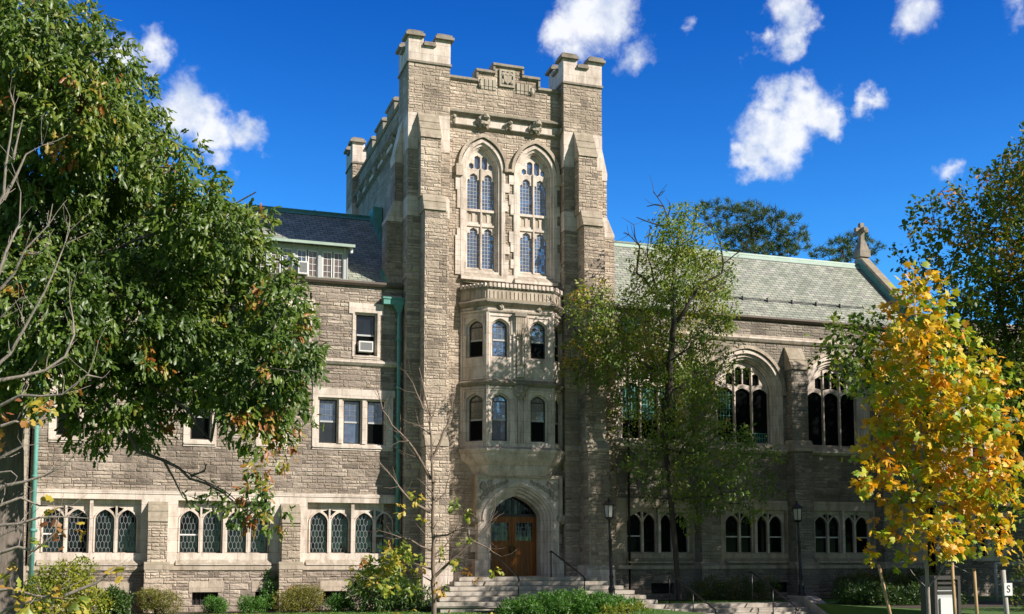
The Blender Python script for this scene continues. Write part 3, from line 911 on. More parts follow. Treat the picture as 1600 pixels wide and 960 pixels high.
    m.use('ashlar_warm').box(-12.05, -3.29, -1.22, .0, 0, 1.55)
    z = 1.56
    k = 0
    while z < 11.4:
        l = .30 if k % 2 else .52
        m.box(-3.34 - l, -3.325, -1.165, -1.165 + (.5 if k % 2 else .3), z, z + .34); z += .35; k += 1
    m.use('slate').add([(-12.2, -1.3, 11.72), (-3.2, -1.3, 11.72), (-3.2, 5, 15.0), (-12.2, 5, 15.0)], [(0, 1, 2, 3)])
    m.build('projecting_bay', T)
build_left_wing()


# ------------------------------------------------------------ entrance tower
def door_face(m, dc, zb, zsd, W):
    A = arch(dc - 1.36, dc + 1.36, zb, zsd, 1.30, 'tudor', 12)[1:]          # right foot, over the arch, left jamb top
    m.plate([(11.84, zb)] + [(dc - 1.36, zb)] + A[1:][::-1] + [(dc + 1.36, zb), (14.99, zb), (14.99, 4.80), (11.84, 4.80)], [], .50, W - .02)

def build_tower():
    T = thing('entrance_tower', 'tall square stone tower with battlements, oriel window and arched wooden doorway', 'building', (12.95, 6.0, 0))
    W = 0.2                                              # face of the recessed wall
    fx0, fx1 = 10.65, 15.25
    wins = [12.07, 14.17]
    zs = 16.35
    wall = MB('rubble')
    holes = [arch(c - .86, c + .86, 12.2, zs, 1.22, 'pointed', 10) for c in wins] + [rect(11.95, 14.9, .6, 4.55)]
    wall.plate([(fx0, 0), (fx1, 0), (fx1, 19.72), (14.28, 19.72), (14.28, 20.12), (13.62, 20.12), (13.62, 20.46), (12.55, 20.46), (12.55, 20.14), (11.88, 20.14), (11.88, 19.74), (fx0, 19.74)], holes, W, W - .15)
    wall.box(fx0, fx1, .05, .55, 17.9, 19.7)
    wall.box(11.88, 14.28, .06, .54, 19.6, 20.11); wall.box(12.55, 13.62, .07, .53, 20.1, 20.45)
    wall.box(9.36, 9.8, .9, 11.2, 0, 19.35)
    wall.box(16.1, 16.55, .9, 11.2, 0, 19.35)
    wall.box(9.4, 16.5, 11.3, 11.8, 0, 19.5)
    wall.box(9.4, 16.5, .6, 11.4, 18.2, 18.4)
    wall.build('wall', T)

    # corner piers with battlemented turrets
    def turret(x0, x1, y0, y1, front=True):
        m = MB('rubble')
        m.box(x0, x1, y0, y1, 0, 14.25)
        m.use('ashlar').box(x0 - .004, x1 + .004, y0 - .004, y1, 14.25, 14.98)
        m.use('rubble').box(x0, x1, y0, y1, 14.98, 16.75)
        m.use('ashlar').box(x0 - .004, x1 + .004, y0 - .004, y1, 16.75, 18.12)
        m.use('rubble').box(x0, x1, y0, y1, 18.12, 20.03)
        p = m.build('corner_pier', T)
        m = MB('ashlar_weathered')
        m.box(x0 - .05, x1 + .05, y0 - .05, y1 + .05, 20.03, 20.11)
        m.use('ashlar').box(x0 - .01, x1 + .01, y0 - .01, y1 + .01, 20.11, 20.78)
        cw = .56
        for (a, b) in ((x0, x0 + cw), (x1 - cw, x1)):
            for (c, d) in ((y0, y0 + cw), (y1 - cw, y1)):
                m.use('ashlar').box(a - .01 if a == x0 else a, b + .01 if b == x1 else b, c - .01 if c == y0 else c, d + .01 if d == y1 else d, 20.78, 21.02)
                A, B, Cc, D = a - (.13 if a == x0 else .03), b + (.13 if b == x1 else .03), c - (.13 if c == y0 else .03), d + (.13 if d == y1 else .03)
                m.use('ashlar_weathered').box(A, B, Cc, D, 21.02, 21.12)
                m.box(A + .06, B - .06, Cc + .06, D - .06, 21.12, 21.22)
                m.box(A + .16, B - .16, Cc + .16, D - .16, 21.22, 21.28)
        for (a, b, c, d) in ((x0 + cw, x1 - cw, y0 - .11, y0 + .3), (x0 + cw, x1 - cw, y1 - .3, y1 + .11), (x0 - .11, x0 + .3, y0 + cw, y1 - cw), (x1 - .3, x1 + .11, y0 + cw, y1 - cw)):
            m.use('ashlar_weathered').box(a, b, c, d, 20.70, 20.79)
            m.box(a + .03, b - .03, c + .03, d - .03, 20.79, 20.86)
        m.build('battlement', p)
    turret(9.1, 10.68, -.6, 1.0)
    turret(15.2, 16.78, -.6, 1.0)
    turret(9.1, 10.68, 10.7, 12.3)
    turret(15.2, 16.78, 10.7, 12.3)

    # stepped buttresses
    def front_buttress(x):
        m = MB('rubble')
        m.profile(F0, x, x + .75, [(.5, 14.85), (1.08, 14.85), (1.08, 17.05), (.5, 17.05)])
        m.profile(F0, x + .12, x + .95, [(.5, 6.05), (1.30, 6.05), (1.30, 14.3), (.5, 14.3)])
        m.profile(F0, x + .17, x + 1.02, [(.5, 0), (1.44, 0), (1.44, 5.75), (.5, 5.75)])
        m.use('ashlar_warm')
        m.profile(F0, x - .015, x + .765, [(.5, 17.05), (1.13, 17.05), (1.13, 17.13), (.98, 17.40), (1.0, 17.43), (.82, 17.72), (.84, 17.75), (.62, 18.14), (.5, 18.14)])
        m.profile(F0, x + .06, x + .90, [(.5, 14.3), (1.36, 14.3), (1.36, 14.38), (1.22, 14.62), (1.24, 14.65), (1.10, 14.93), (.5, 14.93)])
        m.profile(F0, x + .14, x + 1.0, [(.5, 5.75), (1.47, 5.75), (1.47, 5.86), (1.31, 6.15), (.5, 6.15)])
        m.use('ashlar').profile(F0, x + .05, x + 1.14, [(.5, 0), (1.60, 0), (1.60, 1.38), (1.46, 1.55), (.5, 1.55)])
        m.build('buttress', T)
    front_buttress(9.47)
    front_buttress(15.62)
    for sx, ox in ((-1, 9.1), (1, 16.78)):
        fr = FR((ox, 0, 0), (0, 1, 0), (sx, 0, 0))
        m = MB('rubble')
        a0, a1 = (.18, .95) if sx < 0 else (-.34, .9)
        m.profile(fr, a0, a1, [(-.1, 14.95), (.30, 14.95), (.30, 16.45), (-.1, 16.45)])
        m.profile(fr, a0, a1, [(-.1, 0), (.60, 0), (.60, 14.2), (-.1, 14.2)])
        m.use('ashlar')
        m.profile(fr, a0 - .01, a1 + .01, [(-.1, 16.45), (.31, 16.45), (.33, 16.7), (.02, 18.1), (-.1, 18.1)])
        m.profile(fr, a0 - .01, a1 + .01, [(-.1, 14.2), (.61, 14.2), (.61, 14.3), (.31, 14.98), (-.1, 14.98)])
        m.build('buttress', T)

    # parapet coping, stepping up over the carved shield
    m = MB('ashlar_weathered')
    prof = lambda z: [(W - .5, z), (W + .03, z), (W + .10, z + .06), (W + .10, z + .12), (W + .02, z + .19), (W - .5, z + .19)]
    for a, b, z in ((fx0, 11.88, 19.73), (11.80, 12.55, 20.13), (12.47, 13.70, 20.45), (13.62, 14.36, 20.11), (14.28, fx1, 19.71)):
        m.profile(F0, a, b, prof(z))
    for x, z0, z1, s in ((11.80, 19.73, 20.13, 1), (12.47, 20.13, 20.45, 1), (13.62, 20.11, 20.45, -1), (14.28, 19.71, 20.11, -1)):
        m.fbox(F0, x, x + .08, z0 + .19, z1 + .002, W - .45, W + .085)
    for sx, ox in ((-1, 9.36), (1, 16.55)):
        fr = FR((ox, 0, 0), (0, 1, 0), (sx, 0, 0))
        m.profile(fr, 1.0, 10.7, [(-.4, 19.35), (.04, 19.35), (.10, 19.42), (.02, 19.54), (-.4, 19.54)])
        for c in (3.6, 5.8, 8.0):
            m.fbox(fr, c - .7, c + .7, 19.5, 19.95, -.35, .02)
            m.profile(fr, c - .76, c + .76, [(-.4, 19.95), (.06, 19.95), (.10, 20.02), (.0, 20.1), (-.4, 20.1)])
    m.build('coping', T)
    m = MB('carving')                                    # carved shield and blind arcading under it
    m.plate(rect(12.72, 13.34, 19.72, 20.40), [rect(12.80, 13.26, 19.80, 20.32)], W + .07, W)
    m.fbox(F0, 12.72, 13.34, 19.72, 20.40, W - .01, W + .012)
    m.plate([(13.03, 19.82), (13.18, 19.95), (13.20, 20.16), (12.88, 20.16), (12.90, 19.95)], [], W + .09, W)
    for k in range(5):
        m.lump((12.86 + .085 * k, -W - .06, 20.20 + .04 * (k % 2)), .075, (1, .6, 1), k)
    m.lump((12.85, -W - .05, 19.93), .07, (1, .6, 1.4), 7); m.lump((13.21, -W - .05, 19.93), .07, (1, .6, 1.4), 8)
    for base in (11.98, 13.42):
        for k in range(4):
            x = base + .16 * k
            m.fbox(F0, x, x + .13, 19.66, 19.94, W - .01, W + .05)
            m.plate([(x, 19.54), (x + .13, 19.54), (x + .13, 19.66), (x, 19.66)][::1], [], W + .03, W)
        m.lump((base if base < 13 else base + .62, -W - .05, 19.70), .09, (1, .6, 1.5), 11)
    m.build('carved_panel', T)
    # cornice with grotesques
    m = MB('ashlar')
    m.fbox(F0, fx0, fx1, 18.03, 18.36, W - .02, W + .045)
    m.use('ashlar_weathered').profile(F0, fx0, fx1, [(W, 18.34), (W + .10, 18.36), (W + .22, 18.45), (W + .22, 18.50), (W + .06, 18.62), (W, 18.62)])
    m.profile(F0, fx0, fx1, [(W, 17.90), (W + .05, 17.92), (W + .13, 17.99), (W + .13, 18.02), (W + .04, 18.06), (W, 18.06)])
    for sx, ox in ((-1, 9.36), (1, 16.55)):
        fr = FR((ox, 0, 0), (0, 1, 0), (sx, 0, 0))
        m.use('ashlar').fbox(fr, 1.0, 10.7, 18.03, 18.36, -.02, .045)
        m.use('ashlar_weathered').profile(fr, 1.0, 10.7, [(0, 18.34), (.10, 18.36), (.22, 18.45), (.22, 18.5), (.06, 18.62), (0, 18.62)])
        m.profile(fr, 1.0, 10.7, [(0, 17.9), (.13, 17.99), (.13, 18.02), (.04, 18.06), (0, 18.06)])
    m.build('cornice', T)
    def grotesque(x, z, r, seed):
        m = MB('carving')
        m.lump((x, -W - .12, z), r, (1.0, .8, .9), seed, 12)
        m.lump((x + .3 * r, -W - .2 - r * .4, z + .55 * r), r * .55, (1, .9, .9), seed + 1, 10)
        for s in (-1, 1):
            m.lump((x + s * r * .75, -W - .1, z - .15 * r), r * .5, (.8, .8, 1.1), seed + 3 + s, 8)
            m.lump((x + s * r * .5, -W - .14, z - .7 * r), r * .42, (.8, .8, 1.0), seed + 6 + s, 8)
        m.build('grotesque', T)
    for x, z, r, sd in ((12.06, 18.2, .25, 3), (14.12, 18.2, .25, 23), (13.05, 18.16, .15, 43), (10.86, 18.16, .14, 63), (15.12, 18.14, .14, 83)):
        grotesque(x, z, r, sd)
    for y in (2.6, 4.4, 6.2, 8.0, 9.6):
        m = MB('carving'); m.lump((9.28, y, 18.2), .2, (.8, 1, 1), int(y * 10)); m.build('grotesque', T)

    # paired lancet windows with tracery
    for k, c in enumerate(wins):
        m = MB('ashlar')
        orders = [(.86, .74, W + .06, W - .02), (.74, .64, W - .02, W - .10), (.64, .60, W - .10, W - .16), (.60, .56, W - .16, W - .21)]
        for ho, hi, w1, w0 in orders:
            m.plate(arch(c - ho, c + ho, 12.14, zs, .82 + (ho - .5) * 1.1, 'pointed', 12), [arch(c - hi, c + hi, 12.2 + .3 * (ho < .8), zs, .82 + (hi - .5) * 1.1, 'pointed', 12)], w1, w0)
        # toothed jamb stones running into the rubble
        rg = random.Random(5 + k)
        for s in (-1, 1):
            z = 12.3
            while z < 16.1:
                hgt = rg.uniform(.28, .42)
                l = rg.choice([.04, .16, .22])
                a, b = sorted((c + s * .84, c + s * (.84 + l)))
                if k == 0 or b < fx1 + .02:
                    m.fbox(F0, a, min(b, 15.2), z, z + hgt - .006, W - .05, W + .05)
                z += hgt
        # tracery
        tz = lambda x: zs + arch_z(.56 - abs(x - c), 'pointed', .56, .88)
        lights = ((c - .535, c - .035), (c + .035, c + .535))
        m.plate(rect(c - .56, c + .56, 12.58, 14.28), [trefoil(a, b, 12.66, 13.82, .38) for a, b in lights], W - .21, W - .28)
        hs = []
        for a, b in lights:
            mid = (a + b) / 2
            for p, q in ((a + .01, mid - .025), (mid + .025, b - .01)):
                hs.append(arch(p + .02, q - .02, 14.42, 14.66, .14, 'pointed', 4))
        m.plate(rect(c - .56, c + .56, 14.28, 14.86), hs, W - .22, W - .28)
        m.plate(rect(c - .56, c + .56, 14.86, 16.35), [trefoil(a, b, 14.92, 15.88, .42) for a, b in lights], W - .21, W - .28)
        hs = []
        for p, q in ((c - .255, c - .03), (c + .03, c + .255), (c - .47, c - .29), (c + .29, c + .47)):
            top = min(tz(p), tz(q)) - .06
            zb = 16.45
            if top > zb + .16:
                hs.append([(p, zb + .06), ((p + q) / 2, zb), (q, zb + .06), (q, top - .06), ((p + q) / 2, top), (p, top - .06)])
        m.plate(arch(c - .56, c + .56, 16.35, 16.351, .88, 'pointed', 12), hs, W - .21, W - .28)
        m.fbox(F0, c - .028, c + .028, 12.6, 16.5, W - .25, W - .15)
        m.fbox(F0, c - .56, c + .56, 14.24, 14.32, W - .25, W - .16); m.fbox(F0, c - .56, c + .56, 14.80, 14.90, W - .25, W - .16)
        win = m.build('lancet_window', T)
        h = MB('ashlar_warm')                            # hood mould with stops
        h.arch_band(c - .86, c + .86, .11, zs + .02, zs + .14, 1.12, 1.27, 'pointed', W + .13, W, n=14)
        if k == 0:
            h.fbox(F0, c - 1.06, c - .80, zs - .30, zs + .14, W, W + .14)
            h.fbox(F0, c + .84, c + 1.22, zs + .04, zs + .14, W, W + .135)
        else:
            h.fbox(F0, c + .80, c + 1.06, zs - .30, zs + .14, W, W + .14)
        h.build('hood_mould', win)
        p = MB('glass_sky')
        p.plate(arch(c - .56, c + .56, 12.6, zs, .88, 'pointed', 10), [], W - .29, W - .3, sides=False)
        p.use('ashlar_warm').plate(rect(c - .56, c + .56, 14.3, 14.85), [], W - .25, W - .3, sides=False)
        for a, b in ((c - .535, c - .035), (c + .035, c + .535)):
            grid_leads(p.use('grey_paint'), a, b, 14.92, 15.88, .4, 'pointed', W - .288, nx=4, dz=.14, t=.013)
            grid_leads(p.use('grey_paint'), a, b, 12.66, 13.82, .36, 'pointed', W - .288, nx=4, dz=.14, t=.013)
        p.build('pane', win)
    m = MB('ashlar')
    for c in wins:
        m.profile(F0, c - .86, c + .86, [(W - .25, 12.64), (W - .2, 12.62), (W + .16, 12.22), (W + .16, 12.12), (W - .02, 12.12), (W - .25, 12.12)])
    m.fbox(F0, wins[0] + .86, wins[1] - .86, 12.13, 12.42, W - .02, W + .055)
    m.build('sill', T)

    # oriel over the door
    P = [(11.27, -.19), (12.04, -1.0), (14.57, -1.0), (15.34, -.19)]
    def seg(i):
        a, b = Vector(P[i]), Vector(P[i + 1]); d = (b - a).normalized()
        return FR((a.x, a.y, 0), (d.x, d.y, 0), (d.y, -d.x, 0)), (b - a).length
    m = MB('ashlar')
    spec = []                                            # (frame, x0, x1)
    for i in range(3):
        fr, L = seg(i)
        xs = [(.27, .85)] if i != 1 else [(.20, .78), (1.69, 2.27)]
        hs = []
        for a, b in xs:
            for zb, zsp in ((9.17, 10.28), (6.07, 7.52)):
                hs.append(arch(a - .07, b + .07, zb - .03, zsp, .30, 'tudor', 8))
                spec.append((fr, a, b, zb, zsp))
        m.plate(rect(0, L, 5.7, 11.1), hs, 0, -.13, fr)
        for a, b in xs:
            for zb, zsp in ((9.17, 10.28), (6.07, 7.52)):
                # inner order of each light and its square label
                m.plate(arch(a - .08, b + .08, zb - .04, zsp, .31, 'tudor', 8), [arch(a, b, zb, zsp, .24, 'tudor', 8)], -.10, -.24, fr)
                m.fbox(fr, a - .16, b + .16, zsp + .375, zsp + .42, -.002, .035); m.fbox(fr, a - .16, a - .12, zsp - .3, zsp + .375, -.002, .035); m.fbox(fr, b + .12, b + .16, zsp - .3, zsp + .375, -.002, .035)
        for e in (0.0, L):
            m.fbox(fr, e - .05, e + .05, 5.8, 10.8, -.06, .03)
    m.add([(11.27, -.19, 5.7), (12.04, -1, 5.7), (14.57, -1, 5.7), (15.34, -.19, 5.7)], [(0, 1, 2, 3)])
    m.sweep(P, [(0, 8.10), (.04, 8.02), (.04, 7.98), (0, 7.96)])
    m.use('ashlar_weathered').sweep(P, [(-.02, 8.06), (.08, 8.10), (.15, 8.18), (.15, 8.22), (.04, 8.32), (-.02, 8.32)])
    m.use('ashlar').sweep(P, [(-.03, 10.78), (.05, 10.80), (.08, 10.86), (.03, 10.92), (-.03, 10.92)])
    m.use('ashlar_weathered').sweep(P, [(-.03, 11.0), (.10, 11.04), (.20, 11.14), (.20, 11.18), (.06, 11.30), (-.03, 11.30)])
    m.use('ashlar_warm').sweep(P, [(-.05, 11.28), (.05, 11.28), (.05, 11.66), (-.05, 11.66)])
    m.use('ashlar_weathered').sweep(P, [(-.10, 11.64), (.09, 11.66), (.13, 11.72), (.04, 11.80), (-.10, 11.80)])
    m.add([(11.2, -.19, 11.78), (11.98, -1.02, 11.78), (14.6, -1.02, 11.78), (15.4, -.19, 11.78), (15.4, -.19, 12.05), (11.2, -.19, 12.05)], [(0, 1, 2, 3), (0, 3, 4, 5), (1, 2, 4, 5)])
    for i in range(3):                                   # cresting
        fr, L = seg(i)
        n = int(L / .155)
        for q in range(n):
            x = (q + .5) * L / n
            m.use('ashlar').fbox(fr, x - .052, x + .052, 11.71, 11.86, .03, .145)
            m.use('ashlar_warm').fbox(fr, x - .012, x + .012, 11.32, 11.58, .05, .075); m.use('ashlar_weathered')
    m.use('ashlar').sweep(P, [(-.05, 5.86), (.10, 5.84), (.17, 5.76), (.17, 5.70), (.12, 5.64), (-.05, 5.64)])
    m.sweep(P, [(-.6, 5.64), (.10, 5.64), (.06, 5.52), (-.04, 5.36), (-.18, 5.22), (-.20, 5.18), (-.6, 5.18)])
    m.sweep(P, [(-.75, 5.18), (-.22, 5.18), (-.24, 5.08), (-.34, 4.86), (-.46, 4.74), (-.75, 4.74)])
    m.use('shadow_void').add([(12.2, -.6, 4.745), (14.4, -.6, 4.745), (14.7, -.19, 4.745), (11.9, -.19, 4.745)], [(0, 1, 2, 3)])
    # central pilaster with canopy and shield
    fr, L = seg(1)
    mx = 1.235
    m.use('ashlar')
    m.fbox(fr, mx - .26, mx - .19, 8.35, 10.75, 0, .07); m.fbox(fr, mx + .17, mx + .24, 8.35, 10.75, 0, .07)
    m.fbox(fr, mx - .14, mx - .09, 8.5, 9.9, 0, .1); m.fbox(fr, mx + .08, mx + .13, 8.5, 9.9, 0, .1)
    m.fbox(fr, mx - .13, mx + .13, 8.40, 8.86, 0, .13); m.use('ashlar_weathered').fbox(fr, mx - .17, mx + .17, 8.86, 8.93, 0, .17)
    for q in range(5):
        x = mx - .16 + q * .08
        m.use('ashlar_warm').profile(fr, x - .03, x + .03, [(0, 9.95), (.03 + .02 * (q % 2), 9.85 - .08 * (q % 2)), (.14, 10.15), (.16, 10.70), (0, 10.70)])
    m.use('ashlar_weathered').fbox(fr, mx - .24, mx + .22, 10.66, 10.80, 0, .20)
    for q in (-.16, -.08, .07, .15):
        m.use('ashlar').fbox(fr, mx + q - .012, mx + q + .012, 6.0, 7.6, 0, .06)
    oriel = m.build('oriel', T)
    m = MB('carving')
    c = fr(mx, 0, .14)
    for q, (dx, dz, r) in enumerate(((0, 7.92, .19), (-.15, 7.98, .12), (.15, 7.98, .12), (-.1, 7.78, .12), (.1, 7.78, .12), (0, 7.66, .10))):
        m.lump((c[0] + dx, c[1], dz), r, (1, .55, 1), 90 + q)
    m.build('carved_shield', oriel)
    for i, a in ((0, .55), (1, .5), (1, 1.98), (2, .55)):
        f2, L2 = seg(i)
        b = f2(a, 10.98, .05); m = MB('carving'); m.lump(b, .10, (1, 1, 1), 70 + i + int(a * 10)); m.build('carved_boss', oriel)
    for q, (f2, a, b, zb, zsp) in enumerate(spec):
        ms, mp = MB('dark_sash'), MB('glass_sash')
        up = ('glass_blind', 'glass_blind', 'glass_sky', 'glass_sky', 'glass_sky', 'glass_blind', 'glass_sash', 'glass_sash')[q]
        lo = ('glass_deep', 'glass_deep', 'glass_sky', 'glass_sash', 'glass_deep', 'glass_deep', 'glass_deep', 'glass_deep')[q]
        sash(ms, mp, a, b, zb, zsp, .24, -.15, f2, up=up, lo=lo, leads=True, mid=.46)
        w = ms.build('oriel_window', T)
        mp.build('pane', w)

    # doorway
    dc = 13.42
    m = MB('ashlar')
    zsd, zb = 3.28, 1.12
    orders = [(1.36, 1.26, .50, .40, 1.27), (1.26, 1.16, .40, .28, 1.16), (1.16, 1.07, .28, .14, 1.04), (1.07, .97, .14, -.42, .92)]
    m.plate(rect(11.84, 14.99, zb, 4.80), [], .50, W - .02) if False else door_face(m, dc, zb, zsd, W)
    for ho, hi, w1, w0, r in orders:
        m.arch_band(dc - hi, dc + hi, ho - hi + .01, zb, zsd, r - .08, r + .03, 'tudor', w1 - .004, w0, n=12)
    m.arch_band(dc - 1.34, dc + 1.34, .08, zsd - .1, zsd, 1.27, 1.36, 'tudor', .56, .48, n=14)
    m.use('ashlar_warm').fbox(F0, 11.74, 15.09, 4.745, 4.86, W, .60); m.fbox(F0, 11.74, 11.86, 3.3, 4.743, W, .60); m.fbox(F0, 14.97, 15.09, 3.3, 4.743, W, .60)
    m.use('ashlar').fbox(F0, 11.70, 12.0, zb, 1.72, W, .62); m.fbox(F0, 14.84, 15.14, zb, 1.72, W, .62)
    rg = random.Random(4)
    for s, e in ((-1, 11.84), (1, 14.99)):
        z = 1.72
        while z < 3.1:
            h_ = rg.uniform(.28, .38); l = rg.choice([.03, .2, .28])
            a, b = sorted((e - s * .04, e + s * l))
            m.fbox(F0, a, b, z, z + h_ - .008, W - .02, W + .06); z += h_
    ent = m.build('doorway', T)
    for s in (-1, 1):
        m = MB('carving')
        for q in range(9):
            t = q / 8
            m.lump((dc + s * (1.42 - .95 * t), -.51, 4.02 + .60 * (t ** .6) - .02 * (q % 2)), .115 * (1 - .45 * t), (1, .45, 1), 200 + q + 20 * (s > 0), 8)
        m.lump((dc + s * 1.40, -.51, 4.45), .15, (1, .45, 1), 300 + s); m.lump((dc + s * 1.15, -.51, 4.56), .11, (1, .45, 1), 310 + s)
        m.build('carved_spandrel', ent)
        m = MB('carving'); m.lump((dc + s * 1.66, -.50, 3.24), .17, (1, .9, 1), 320 + s); m.build('label_stop', ent)
    for s in (-1, 1):
        a, b = (dc - .975, dc - .008) if s < 0 else (dc + .008, dc + .975)
        m = MB('door_oak')
        ga, gb = (a + .17, b - .13) if s < 0 else (a + .13, b - .17)
        m.plate(rect(a, b, 1.14, 3.36), [rect(ga, gb, 2.46, 3.14)], -.34, -.42)
        m.plate(rect(ga - .05, gb + .05, 2.41, 3.19), [rect(ga, gb, 2.46, 3.14)], -.325, -.35)
        m.fbox(F0, a + .02, b - .02, 1.14, 1.42, -.36, -.325)
        d = m.build('door', T)
        m = MB('glass_dark')
        m.plate(rect(ga - .01, gb + .01, 2.45, 3.15), [], -.39, -.4, sides=False)
        grid_leads(m.use('lead'), ga, gb, 2.46, 3.14, .001, 'tudor', -.385, nx=5, dz=.17, t=.016)
        m.build('pane', d)
        m = MB('brass')
        hx = b - .07 if s < 0 else a + .07
        m.tube([(hx, .325, 2.0), (hx, .25, 2.02), (hx, .25, 2.22), (hx, .325, 2.24)], .016, 6)
        m.fbox(F0, hx - .035, hx + .035, 1.88, 2.34, -.34, -.318)
        m.build('handle', d)
    m = MB('dark_sash')
    m.fbox(F0, dc - .98, dc + .98, 3.36, 3.46, -.42, -.32)
    tym = arch(dc - .97, dc + .97, 3.46, 3.47, .66, 'tudor', 12)
    m.use('glass_dark').plate(tym, [], -.38, -.39, sides=False)
    m.use('black_iron')
    for q in range(1, 8):
        x = dc - .97 + 1.94 * q / 8
        m.fbox(F0, x - .012, x + .012, 3.46, 3.46 + arch_z(min(x - dc + .97, dc + .97 - x), 'tudor', .97, .66), -.375, -.355)
    m.build('fanlight', T)
    m = MB('black_iron')
    m.fbox(F0, 15.22, 15.42, 1.98, 2.24, W + .0, W + .03)
    m.build('plaque', T)
build_tower()


# ------------------------------------------------------------ chapel wing to the right
def build_chapel():
    T = thing('chapel_wing', 'right stone wing with pale slate roof, tall arched windows and gable cross', 'building', (24.5, 3.0, 0))
    XL, XR = 17.0, 31.7
    centres = [19.12, 23.30, 27.47]
    zs, zb = 8.50, 6.48
    low = [[c - 1.42, c + 1.38] for c in (19.36, 23.62, 27.72)]
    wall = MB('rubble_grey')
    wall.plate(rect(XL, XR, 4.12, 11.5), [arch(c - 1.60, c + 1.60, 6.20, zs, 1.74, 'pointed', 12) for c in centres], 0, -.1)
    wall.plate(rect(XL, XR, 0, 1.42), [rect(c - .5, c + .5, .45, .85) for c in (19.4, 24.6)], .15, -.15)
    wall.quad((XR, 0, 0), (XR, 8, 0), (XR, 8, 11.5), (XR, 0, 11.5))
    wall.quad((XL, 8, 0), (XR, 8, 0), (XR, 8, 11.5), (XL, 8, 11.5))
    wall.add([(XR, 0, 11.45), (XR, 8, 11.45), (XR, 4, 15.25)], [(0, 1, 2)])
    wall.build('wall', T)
    band = MB('ashlar_warm')
    band.plate(rect(XL, XR, 1.42, 4.12), [rect(a, b, 2.02, 3.74) for a, b in low], .06, -.22)
    band.build('ashlar_band', T)
    for c in (19.4, 24.6):
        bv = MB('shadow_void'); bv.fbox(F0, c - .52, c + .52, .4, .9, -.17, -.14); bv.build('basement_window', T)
    for k, (a, b) in enumerate(low):
        c = (a + b) / 2
        L = [(a + .10, a + .70), (a + .80, c - .10), (c + .12, b - .80), (b - .70, b - .10)]
        leaded_window(T, a, b, L, 2.02, 3.74, 3.16, 3.52, .06, 'glass_deep', rails=(0, 1, 3) if k else (0,), hexes=False)
    m = MB('ashlar_warm')
    for a, b in low:
        m.profile(F0, a - .04, b + .04, [(-.22, 2.03), (-.1, 2.02), (.12, 1.74), (.2, 1.68), (.2, 1.62), (-.22, 1.62)])
    m.build('sill', T)
    m = MB('ashlar_warm')
    m.profile(F0, XL, XR, [(.06, 1.61), (.10, 1.60), (.19, 1.52), (.19, 1.40), (.06, 1.40)])
    m.build('plinth_course', T)
    m = MB('ashlar')
    m.profile(F0, XL, XR, [(0, 10.56), (.07, 10.58), (.15, 10.68), (.15, 10.74), (.06, 10.80), (.06, 10.84), (0, 10.86)])
    m.profile(F0, XL, XR, [(0, 6.02), (.10, 6.04), (.20, 6.12), (.20, 6.18), (.02, 6.44), (0, 6.44)])
    m.build('string_course', T)
    for k, c in enumerate(centres):
        m = MB('ashlar')
        for ho, hi, w1, w0 in ((1.62, 1.48, .05, -.05), (1.48, 1.36, -.05, -.14), (1.36, 1.27, -.14, -.24), (1.27, 1.20, -.24, -.34)):
            m.plate(arch(c - ho, c + ho, 6.18, zs, 1.26 + (ho - 1.18) * 1.05, 'pointed', 14), [arch(c - hi, c + hi, 6.3 + .15 * (ho < 1.5), zs, 1.26 + (hi - 1.18) * 1.05, 'pointed', 14)], w1, w0)
        hs = []
        lw = .725
        tz = lambda x: zs + arch_z(1.18 - abs(x - c), 'pointed', 1.18, 1.26)
        for i in (-1, 0, 1):
            lx = c + i * .79
            hs.append(arch(lx - lw / 2, lx + lw / 2, zb, 8.46, .24, 'tudor', 8))
            for s in (-1, 1):
                p, q = sorted((lx + s * .025, lx + s * .36))
                t = min(tz(p), tz(q)) - .10
                if t > 9.0:
                    hs.append([(p, 8.86 if s * 1 > 0 else 8.80), (q, 8.80 if s > 0 else 8.86), (q, t - .10), ((p + q) / 2, t), (p, t - .10)])
        m.plate(arch(c - 1.18, c + 1.18, zb - .1, zs, 1.26, 'pointed', 14), hs, -.34, -.46)
        for s in (-.395, .395):
            m.fbox(F0, c + s - .027, c + s + .027, zb, tz(c + s) - .05, -.36, -.28)
        win = m.build('chapel_window', T)
        h = MB('ashlar_warm')
        h.arch_band(c - 1.62, c + 1.62, .12, zs - .05, zs + .04, 1.72, 1.86, 'pointed', .12, 0, n=14)
        for s in (-1, 1):
            h.fbox(F0, c + s * 1.68 - .13, c + s * 1.68 + .13, zs - .10, zs + .05, 0, .13)
        h.build('hood_mould', win)
        p = MB('glass_deep')
        p.plate(arch(c - 1.18, c + 1.18, zb - .1, zs, 1.26, 'pointed', 12), [], -.42, -.43, sides=False)
        for i in (-1, 0, 1):
            lx = c + i * .79
            if k == 0 or (k == 1 and i == -1):
                p.use('glass_green').plate(rect(lx - .34, lx + .34, zb + (.75 if k == 0 else 1.2), 8.5), [], -.415, -.42, sides=False)
                grid_leads(p.use('verdigris'), lx - .33, lx + .33, zb + .8, 8.4, .2, 'tudor', -.413, nx=5, dz=.28, t=.022)
            if k == 1 and i == 1:
                p.use('glass_green').plate(rect(lx - .34, lx + .34, zb, zb + .42), [], -.415, -.42, sides=False)
                grid_leads(p.use('verdigris'), lx - .33, lx + .33, zb, zb + .42, .001, 'tudor', -.413, nx=6, dz=.2, t=.02)
        p.build('pane', win)
        s_ = MB('ashlar')
        s_.profile(F0, c - 1.58, c + 1.58, [(-.44, zb), (-.3, zb - .01), (.0, zb - .20), (.04, zb - .24), (.04, zb - .3), (-.44, zb - .3)])
        s_.build('window_sill', win)
